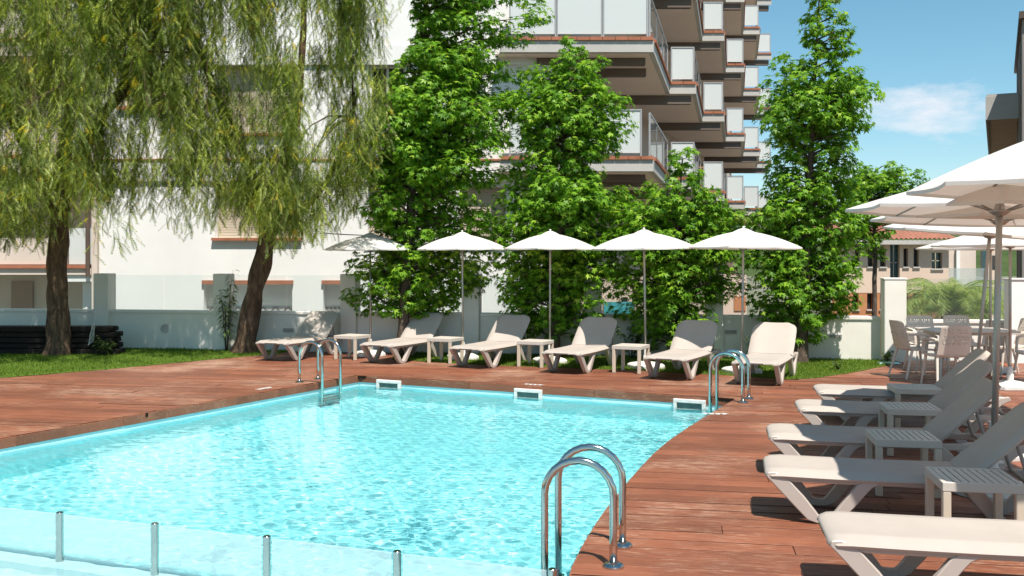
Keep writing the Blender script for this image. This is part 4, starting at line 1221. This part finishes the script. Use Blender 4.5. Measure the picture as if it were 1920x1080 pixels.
# ================================================================== TREES
rg_ = np.random.default_rng(11)
def rot_frames(nrm, roll):
    """orthonormal frames (tx, ty, n) for arrays of normals"""
    n = nrm / np.linalg.norm(nrm, axis=1, keepdims=True)
    up = np.tile(np.array([[0., 0., 1.]]), (len(n), 1)); bad = np.abs(n[:, 2]) > .97; up[bad] = (1., 0, 0)
    a = np.cross(up, n); a /= np.linalg.norm(a, axis=1, keepdims=True); b = np.cross(n, a)
    c, s = np.cos(roll)[:, None], np.sin(roll)[:, None]
    return a * c + b * s, -a * s + b * c, n
# five-pointed star leaf
def star_leaf():
    v = [(0, 0, 0)]; t = []
    tips = [(-112, .40), (-55, .50), (0, .58), (55, .50), (112, .40)]
    ring = []
    for i, (a, r) in enumerate(tips):
        if i: ring.append((math.radians((tips[i - 1][0] + a) / 2), .20, .0))
        ring.append((math.radians(a), r, -.07))
    ring.append((math.radians(180), .10, .0))
    for a, r, z in ring: v.append((math.sin(a) * r, math.cos(a) * r, z))
    n = len(ring)
    t = [(0, 1 + (i + 1) % n, 1 + i) for i in range(n)]
    return np.array(v), np.array(t)
LV, LT = star_leaf()
leaf_me = big_mesh('leaf', LV, LT, 'sweetgum_leaf')
def leaves_mesh(name, pos, nrm, size, roll, mat, tv=LV, tt=LT):
    tx, ty, n = rot_frames(nrm, roll)
    V = pos[:, None, :] + size[:, None, None] * (tv[None, :, 0:1] * tx[:, None, :] + tv[None, :, 1:2] * ty[:, None, :] + tv[None, :, 2:3] * n[:, None, :])
    k = len(tv); T = tt[None] + (np.arange(len(pos)) * k)[:, None, None]
    return big_mesh(name, V.reshape(-1, 3), T.reshape(-1, tt.shape[1]), mat)
def limb(mb_pts, radii, name, parent, mat, n=8, rough=.0, seed=0):
    m = MB(); m.tube(mb_pts, radii, n)
    if rough:
        m.v = [tuple(Vector(p) + Vector((mnoise.noise((p[0] * 5 + seed, p[1] * 5, p[2] * 2.2)), mnoise.noise((p[0] * 5, p[1] * 5 + 7 + seed, p[2] * 2.2)), 0)) * rough) for p in m.v]
    me = m.mesh(name, mat, smooth=True); return link(name, me, parent)

def sweetgum(name, base, prof, label, seed, nclump, leaves_per, depth_f=.85, size=.150, z_leaf0=0, trunk_r=.11, n_obj=260, clump_r=.33, lean=0.0):
    """prof: list of (z, left reach, right reach) from bottom to top, in metres"""
    r = random.Random(seed); g = np.random.default_rng(seed)
    root = empty(name, base, 0, label, 'tree')
    H_ = prof[-1][0]
    zs = [p[0] for p in prof]; Ls = [p[1] for p in prof]; Rs = [p[2] for p in prof]
    def reach(z, az):
        l, rr = np.interp(z, zs, Ls), np.interp(z, zs, Rs); c, s = math.cos(az), math.sin(az)
        side = rr if c >= 0 else l; d = .5 * (abs(l) + abs(rr)) * depth_f
        if s < 0: d *= .30 if z < 2.6 else (.62 if z < 4 else .85)
        return max(.05, (abs(c / max(side, .03)) ** 3.2 + abs(s / max(d, .03)) ** 3.2) ** (-1 / 3.2))
    def axis(z): return lean * z / H_
    pts = [(axis(z) + .05 * mnoise.noise((z, seed, 0)), .05 * mnoise.noise((z, seed, 9)), z) for z in np.linspace(0, H_ * .97, 16)]
    limb([(0, 0, -.1)] + pts, [trunk_r * 1.5] + [max(.012, trunk_r * (1.25 if i == 0 else 1) * (1 - i / 16.5)) for i in range(16)], 'trunk', root, 'sweetgum_bark', 12, .02, seed)
    P_, N_, S_ = [], [], []
    az = r.uniform(0, 6.28)
    nb = int(nclump / 3.2); area = [max(.75, np.interp(z, zs, Ls) + np.interp(z, zs, Rs)) for z in np.linspace(zs[0], H_, 60)]
    cdf = np.cumsum(area); cdf = cdf / cdf[-1]; zgrid = np.linspace(zs[0], H_, 60)
    for b in range(nb):
        z = float(np.interp((b + r.random()) / nb, cdf, zgrid)); az += 2.399 + r.uniform(-.4, .4)
        L = reach(z, az) * r.choice((r.uniform(.45, .8), r.uniform(.8, 1.0), r.uniform(.88, 1.06)))
        d = Vector((math.cos(az), math.sin(az), 0)); z0 = max(.3, z - L * .30)
        tip = Vector((axis(z), 0, 0)) + d * L + Vector((0, 0, z))
        st = Vector((axis(z0), 0, z0)); md = st.lerp(tip, .55) + Vector((0, 0, .10 * L))
        if L > .3: limb([st, md, tip], [max(.01, .028 * L ** .6), .013, .004], 'limb', root, 'sweetgum_bark', 5)
        nc = max(1, int(round(L / .34)))
        for c in range(nc):
            t = 1 - .92 * (c / max(1, nc)) ** 1.15
            q = st.lerp(md, t / .55) if t < .55 else md.lerp(tip, (t - .55) / .45)
            q = q + Vector((r.uniform(-.12, .12), r.uniform(-.12, .12), r.uniform(-.06, .06)))
            cr = clump_r * r.uniform(.65, 1.15) * (1.0 if L > .5 else .75) * min(1, .52 + L * .5)
            nl = int(leaves_per * r.uniform(.7, 1.2) * (cr / clump_r) ** 1.4 * (1.0 if t > .5 else .85)) + 3
            dirs = g.normal(size=(nl, 3)); dirs /= np.linalg.norm(dirs, axis=1, keepdims=True)
            rad = g.uniform(.45, 1.0, nl) ** .6
            pp = dirs * rad[:, None] * np.array([cr, cr, cr * .62]); pp[:, 2] -= .10 * (pp[:, 0] ** 2 + pp[:, 1] ** 2) / cr
            out = dirs * .55 + np.array([d.x * .35, d.y * .35, .75]) + g.normal(size=(nl, 3)) * .33
            P_.append(pp + np.array(q)); N_.append(out); S_.append(size * g.uniform(.72, 1.22, nl))
    P_ = np.concatenate(P_); N_ = np.concatenate(N_); S_ = np.concatenate(S_)
    keep = P_[:, 2] > z_leaf0; P_, N_, S_ = P_[keep], N_[keep], S_[keep]
    # leaf tips hang outward and down: roll so that local +y points downhill
    roll = np.full(len(P_), math.pi) + g.normal(size=len(P_)) * .55
    # the leaves that show largest (camera side, outer, big) become single objects
    score = -P_[:, 1] + S_ * 6 + g.uniform(0, .35, len(P_)); idx = np.argsort(-score)
    pick = idx[:n_obj * 3][g.permutation(min(n_obj * 3, len(idx)))[:n_obj]]; mask = np.ones(len(P_), bool); mask[pick] = False
    cr_o = link('crown', leaves_mesh('crown', P_[mask], N_[mask], S_[mask], roll[mask], 'sweetgum_leaf'), root); cr_o['kind'] = 'stuff'
    tx, ty, n = rot_frames(N_[pick], roll[pick])
    for i, k in enumerate(pick):
        o = bpy.data.objects.new('leaf', leaf_me); col.objects.link(o); o.parent = cr_o
        s = S_[k]; M = Matrix([[tx[i][a] * s, ty[i][a] * s, n[i][a] * s, P_[k][a]] for a in range(3)] + [[0, 0, 0, 1]]); o.matrix_local = M
    return len(P_)
def prof_px(rows, u0, Y):
    """silhouette rows (v, left u, right u), bottom to top, as metres round the trunk"""
    return [(CAM_H - (v - HOR) * Y / F_PX, (u0 - a) * Y / F_PX, (b - u0) * Y / F_PX) for v, a, b in rows]
def off(rows, d): return [(z, max(.03, l - d), max(.03, r - d)) for z, l, r in rows]
TOT = 0
Y1 = 17.9
TOT += sweetgum('sweetgum_tree', ((752 - 960) / F_PX * Y1, Y1, 0), off(prof_px([(590, 690, 800), (555, 640, 880), (500, 655, 905), (440, 690, 905), (395, 665, 915), (350, 690, 870), (310, 665, 970), (250, 690, 990), (200, 690, 980), (160, 700, 955), (120, 720, 965), (70, 735, 945), (30, 760, 965), (-30, 770, 950), (-110, 800, 900), (-170, 840, 860)], 752, Y1), .04),
                'broad star leaved tree behind the two leftmost far parasols, top out of frame', 21, 860, 82, lean=.55)
Y2 = 17.5
TOT += sweetgum('sweetgum_tree', ((1037 - 960) / F_PX * Y2, Y2, 0), off(prof_px([(625, 985, 1090), (585, 935, 1120), (530, 925, 1150), (480, 930, 1160), (440, 910, 1145), (395, 930, 1180), (350, 945, 1175), (330, 950, 1170), (295, 955, 1120), (270, 965, 1150), (230, 960, 1150), (190, 965, 1140), (150, 975, 1130), (120, 965, 1105), (95, 1035, 1095), (72, 1060, 1078)], 1037, Y2), .05),
                'star leaved tree with pointed top rising in front of the balconies', 22, 690, 80, lean=.30)
Y3 = 17.1
TOT += sweetgum('sweetgum_tree', ((1258 - 960) / F_PX * Y3, Y3, 0), off(prof_px([(650, 1205, 1300), (600, 1180, 1330), (550, 1160, 1370), (500, 1135, 1380), (450, 1130, 1400), (410, 1150, 1390), (385, 1180, 1345), (360, 1195, 1330), (330, 1215, 1310), (300, 1250, 1305), (285, 1272, 1292)], 1258, Y3), .04),
                'lowest star leaved tree, between the two right parasols of the far row', 23, 480, 80, trunk_r=.08, lean=.2)
Y4 = 16.7
TOT += sweetgum('sweetgum_tree', ((1500 - 960) / F_PX * Y4, Y4, 0), off(prof_px([(640, 1440, 1545), (600, 1420, 1575), (560, 1400, 1590), (510, 1380, 1605), (450, 1385, 1600), (400, 1395, 1610), (350, 1425, 1600), (300, 1430, 1580), (270, 1430, 1585), (235, 1410, 1600), (200, 1400, 1625), (180, 1405, 1620), (150, 1440, 1600), (120, 1430, 1570), (80, 1480, 1570), (40, 1480, 1560), (10, 1500, 1560), (-30, 1520, 1550)], 1500, Y4), .09),
                'tall pillar shaped star leaved tree against the sky, right of the far parasols', 24, 720, 80, lean=.33)
Y5 = 25.0
TOT += sweetgum('sweetgum_tree', ((1640 - 960) / F_PX * Y5, Y5, -4), off([(z + 4, l, r) for z, l, r in prof_px([(480, 1575, 1660), (440, 1560, 1670), (400, 1555, 1690), (370, 1560, 1710), (345, 1575, 1735), (325, 1585, 1725), (312, 1600, 1690)], 1640, Y5)], .1),
                'spreading star leaved tree farther back, right of the tall pillar shaped tree', 25, 270, 62, size=.15, n_obj=120, trunk_r=.14)
print('sweetgum leaves', TOT)

# weeping pepper trees ------------------------------------------------
def frond():
    """drooping feather leaf, hanging along -z from the origin: rachis and narrow leaflets"""
    v = []; q = []
    n = 6; L = .24
    for i in range(n):
        t = (i + .6) / n; z = -L * t; x0 = .03 * math.sin(t * 1.6)
        ln = .085 * (1 - .45 * abs(t - .45) * 2 * .6) * (1 - .45 * t)
        for s in (-1, 1):
            dx, dz = s * ln * .62, -ln * .86; b = len(v)
            wv = .0080
            v += [(x0, 0, z), (x0 + dx * .5 + wv * .7, .004 * s, z + dz * .5 + wv * s * .0 + wv), (x0 + dx, .012 * s, z + dz), (x0 + dx * .5 - wv * .7, .004 * s, z + dz * .5 - wv)]
            q.append((b, b + 1, b + 2, b + 3))
    b = len(v); v += [(-.002, 0, 0), (.002, 0, 0), (.032, 0, -L * 1.05), (.028, 0, -L * 1.05)]; q.append((b, b + 1, b + 2, b + 3))
    v = np.array(v)[:, [0, 2, 1]]
    return v, np.array(q)
FV, FT = frond()
def pepper(base, label, seed, trunk_paths, clusters, xr, yr, zbot, ztop):
    g = np.random.default_rng(seed); r = random.Random(seed)
    root = empty('pepper_tree', base, 0, label, 'tree')
    for i, (pts, rad) in enumerate(trunk_paths):
        cp = catmull([Vector(p) for p in pts], 8 if i == 0 else 5); n = len(cp); rr = list(np.interp(np.linspace(0, len(rad) - 1, n), range(len(rad)), rad))
        limb(cp, rr, 'trunk' if i == 0 else 'limb', root, 'pepper_bark', 24 if i == 0 else 9, .065 if i == 0 else .03, seed + i)
    pos, nrm, siz, rol = [], [], [], []; tw = MB(); ntw = 0
    tips = [Vector(p[0][-1]) for p in trunk_paths[1:]] or [Vector(trunk_paths[0][0][-1])]
    for c in range(clusters):
        for _ in range(30):
            x = r.uniform(*xr); y = r.uniform(*yr); zb = zbot(x)
            dens = .5 + .5 * mnoise.noise(((x + base[0]) * 1.5, y * 1.1 + 3, seed)) * 2.3
            if r.random() < max(.06, dens): break
        h = r.random() ** .62
        if r.random() < .26: h = r.uniform(.0, .22)
        za = zb + .5 + (ztop(x) - zb - .5) * h                 # where the twig leaves its branch
        L = min(za - zb - abs(r.gauss(0, .30)) + .18, r.uniform(.55, 1.7)); L = max(L, .35)
        ns = r.randint(5, 9); cr = r.uniform(.08, .22)
        t0 = min(tips, key=lambda t: (t - Vector((x, y, za))).length)
        if c % 14 == 0:
            s_ = Vector(t0); e_ = Vector((x, y, za)); md = s_.lerp(e_, .5) + Vector((0, 0, .35))
            tw.tube([s_, s_.lerp(md, .6) + Vector((0, 0, .1)), md, e_], [.022, .016, .011, .005], 5)
        for s in range(ns):
            sx, sy = x + r.gauss(0, cr), y + r.gauss(0, cr); l_ = L * r.uniform(.6, 1.05); sw = r.uniform(-.10, .10), r.uniform(-.10, .10)
            nf = max(2, int(l_ / .105))
            ts_ = (np.arange(nf) + g.uniform(0, .6, nf)) / nf
            px_ = sx + sw[0] * ts_ ** 1.5 * 1.2; py_ = sy + sw[1] * ts_ ** 1.5 * 1.2; pz_ = za - l_ * ts_ + .08 * (1 - ts_) * r.random()
            pos.append(np.stack([px_, py_, pz_], 1))
            a = g.uniform(0, 2 * math.pi, nf)
            nrm.append(np.stack([np.cos(a), np.sin(a), g.uniform(.1, 1.1, nf)], 1)); siz.append(g.uniform(.75, 1.3, nf)); rol.append(g.normal(0, .24, nf))
            if s < 2:
                tw.tube([(sx, sy, za), (sx + sw[0] * .4, sy + sw[1] * .4, za - l_ * .5), (sx + sw[0], sy + sw[1], za - l_ * .95)], [.0045, .003, .002], 4)
    pos = np.concatenate(pos); nrm = np.concatenate(nrm); siz = np.concatenate(siz); rol = np.concatenate(rol)
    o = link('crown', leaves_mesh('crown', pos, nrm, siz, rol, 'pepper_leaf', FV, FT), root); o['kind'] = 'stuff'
    tag(tw.build('twigs', 'pepper_bark', root, recalc=False), kind='stuff')
    return len(pos)
def zof(v, Y): return CAM_H - (v - HOR) * Y / F_PX
YA = 18.05; XA = (107 - 960) / F_PX * YA
def zbA(x):
    u = 960 + (XA + x) * F_PX / YA
    return zof(np.interp(u, [-200, 0, 60, 100, 150, 180, 215, 260, 300, 330, 360, 400, 450], [470, 462, 470, 455, 440, 415, 380, 400, 470, 400, 330, 300, 250]), YA)
def ztA(x): return 8.6 - .10 * (x + 1) ** 2 * .35
nA = pepper((XA, YA, 0), 'weeping feathery tree with a gnarled trunk rising by the timber stack at the left', 31,
    [([(0, 0, -.1), (.02, 0, .25), (.03, .02, .9), (-.01, 0, 1.5), (.06, 0, 2.2), (.02, .05, 3.0)], [.31, .215, .175, .165, .15, .13]),
     ([(.03, 0, 2.6), (.5, -.2, 3.6), (1.3, -.3, 4.8), (1.9, -.2, 5.8)], [.15, .11, .08, .05]), ([(.02, 0, 2.7), (-.6, .1, 3.8), (-1.3, .2, 5.2), (-1.9, .1, 6.2)], [.15, .11, .08, .05]),
     ([(.02, .05, 2.9), (.1, .3, 4.4), (.3, .4, 6.0), (.2, .4, 7.4)], [.14, .11, .08, .05]), ([(1.0, -.3, 4.4), (1.9, -.6, 5.0), (2.6, -.6, 5.4)], [.07, .05, .03]), ([(-.8, .1, 4.2), (-1.4, -.7, 4.9), (-1.9, -1.0, 5.6)], [.07, .05, .03])],
    560, (-2.7, 2.85), (-2.6, .9), zbA, ztA)
YB = 18.55; XB = (458 - 960) / F_PX * YB
def zbB(x):
    u = 960 + (XB + x) * F_PX / YB
    return zof(np.interp(u, [220, 330, 380, 400, 430, 470, 520, 560, 600, 640, 680, 710, 740], [150, 220, 300, 380, 430, 420, 440, 470, 455, 450, 400, 350, 260]), YB)
def ztB(x): return 8.8 - .10 * (x - .6) ** 2 * .4
nB_ = pepper((XB, YB, 0), 'weeping feathery tree with a leaning forked trunk left of the leftmost parasol', 32,
    [([(-.02, 0, -.1), (.03, 0, .25), (.14, 0, .9), (.33, 0, 1.7), (.43, 0, 2.3), (.40, 0, 2.75)], [.27, .205, .175, .16, .15, .135]),
     ([(.42, 0, 2.4), (.24, 0, 2.95), (.05, -.1, 3.6), (-.5, -.2, 4.9), (-1.0, -.2, 6.2)], [.14, .12, .10, .07, .05]), ([(.42, 0, 2.5), (.68, .05, 3.05), (.78, .1, 3.7), (1.0, .2, 5.0), (1.1, .2, 6.8)], [.13, .12, .10, .075, .05]),
     ([(.44, 0, 2.2), (.9, -.1, 2.5), (1.6, -.2, 3.2), (2.1, -.3, 4.4)], [.09, .075, .055, .035]), ([(.1, -.1, 3.5), (-.6, .3, 4.2), (-1.5, .4, 5.2)], [.07, .055, .035])],
    490, (-2.3, 2.75), (-2.2, .4), zbB, ztB)
print('pepper fronds', nA, nB_)

# saplings and small plants -----------------------------------------
def sprig(name, base, label, cat, h, n, spread, mat, seed, leaf_l=.16, leaf_w=.02, stems=6, droop=.5):
    r = random.Random(seed); root = empty(name, base, 0, label, cat); V, Q = [], []
    for s in range(stems):
        a = r.uniform(0, 6.28); hh = h * r.uniform(.55, 1); tip = Vector((math.cos(a) * spread * r.uniform(.3, 1), math.sin(a) * spread * r.uniform(.3, 1), hh))
        md = tip * .5 + Vector((0, 0, .12 * h)); b0 = Vector((math.cos(a) * .02, math.sin(a) * .02, -.02))
        limb([b0, md, tip], [.008, .006, .002], 'stem', root, 'sweetgum_bark', 5)
        for k in range(n):
            t = .2 + .8 * (k + r.random()) / n; p = b0.lerp(md, t * 2) if t < .5 else md.lerp(tip, t * 2 - 1)
            az = r.uniform(0, 6.28); d = Vector((math.cos(az), math.sin(az), r.uniform(-droop, .4))).normalized(); sd_ = d.cross(Vector((0, 0, 1))).normalized(); l = leaf_l * r.uniform(.6, 1.2); w_ = leaf_w * r.uniform(.7, 1.2)
            b = len(V); V += [p, p + d * l * .5 + sd_ * w_, p + d * l + Vector((0, 0, -l * .25)), p + d * l * .5 - sd_ * w_]; Q.append((b, b + 1, b + 2, b + 3))
    o = link('foliage', big_mesh('foliage', np.array([tuple(v) for v in V]), np.array(Q), mat), root); o['kind'] = 'stuff'
xx = wx(432); sprig('sapling', (xx, wall_y(xx) - .28, 0), 'thin leafy sapling in front of the wall pillar left of the leaning trunk', 'plant', 1.55, 30, .38, 'sapling_leaf', 41, .20, .017, 7)
xx = wx(1408); sprig('grass_tuft', (xx, wall_y(xx) - .45, 0), 'tuft of tall grass at the wall behind the rightmost far parasol', 'plant', .50, 14, .30, 'sapling_leaf', 42, .30, .008, 14, .1)
xx = wx(1180); sprig('wall_shrub', (xx, wall_y(xx) - .4, 0), 'small dark shrub at the foot of the wall between far loungers', 'plant', .75, 26, .30, 'sapling_leaf', 45, .10, .03, 8)
g_ = G(1665, 678); sprig('weed', (g_.x - .05, g_.y - .05, 0), 'small yellow green weed at the foot of the tall pillar', 'plant', .22, 12, .16, 'grass_blade', 43, .08, .02, 8)
g_ = G(1572, 694); sprig('weed', (g_.x, g_.y, 0), 'small weed on the lawn corner left of the tall pillar', 'plant', .16, 10, .10, 'sapling_leaf', 44, .06, .015, 6)
g_ = G(215, 690 - 20); sprig('weed', (-7.4, 17.95, 0), 'leafy sucker at the foot of the left weeping tree trunk', 'plant', .38, 14, .28, 'sapling_leaf', 46, .10, .022, 7)

# palms beyond the wall ---------------------------------------------
def palm(base, label, trunk_h, nfr, fl, seed, mat='palm_leaf'):
    r = random.Random(seed); root = empty('palm', base, 0, label, 'palm')
    limb([(0, 0, -.1), (.03, 0, trunk_h * .5), (0, .02, trunk_h)], [.20, .17, .18], 'trunk', root, 'sweetgum_bark', 12, .04, seed)
    for i in range(nfr):
        az = i * 2.399 + r.uniform(-.2, .2); el = r.uniform(.35, 1.5); L = fl * r.uniform(.8, 1.1); V, Q = [], []
        d = Vector((math.cos(az), math.sin(az), 0)); prev = Vector((0, 0, trunk_h)); e = el; pts = [prev]
        for k in range(12):
            e -= .10 * (1 + .13 * k); prev = prev + (d * math.cos(e) + Vector((0, 0, math.sin(e)))) * L / 12; pts.append(prev)
        sdv = d.cross(Vector((0, 0, 1)))
        for k in range(1, 12):
            dirv = (pts[k + 1] - pts[k]).normalized() if k < 12 else d
            for f_ in (0, .25, .5, .75):
                p = pts[k].lerp(pts[k + 1], f_); ll = .42 * L / 1.6 * math.sin(math.pi * min(1, (k + f_ + 1) / 13)) ** .6
                for s in (-1, 1):
                    tip = p + (sdv * s * .75 + dirv * .5 + Vector((0, 0, -.30 + r.uniform(-.25, .2)))) * ll; b = len(V); w_ = dirv * .011
                    V += [p - w_, p + w_, tip]; Q.append((b, b + 1, b + 2))
        limb(pts, [.016 * (1 - k / 14) + .003 for k in range(13)], 'frond_stem', root, 'palm_leaf', 4)
        link('frond', big_mesh('frond', np.array([tuple(v) for v in V]), np.array(Q), mat), root)
for (u, v, Y, nf, fl, lab, sd_) in ((1778, 588, 24.5, 62, 1.75, 'bushy palm with arching fronds behind the glass of the dining wall', 51), (1842, 590, 26.0, 34, 1.35, 'smaller palm behind the dining wall, right of the bushy palm', 52), (1368, 418, 27.0, 22, .75, 'spiky palm top above the rightmost far parasol', 53)):
    palm(((u - 960) / F_PX * Y, Y, -4), lab, zof(v, Y) + 4, nf, fl, sd_)

# everything that dips into the water receives the light refracted by the ripples
for o in bpy.data.objects:
    q = o
    while q.parent is not None: q = q.parent
    if q.name.split('.')[0] in ('pool_ladder', 'glass_barrier', 'pool_skimmer'): o.cycles.is_caustics_receiver = True
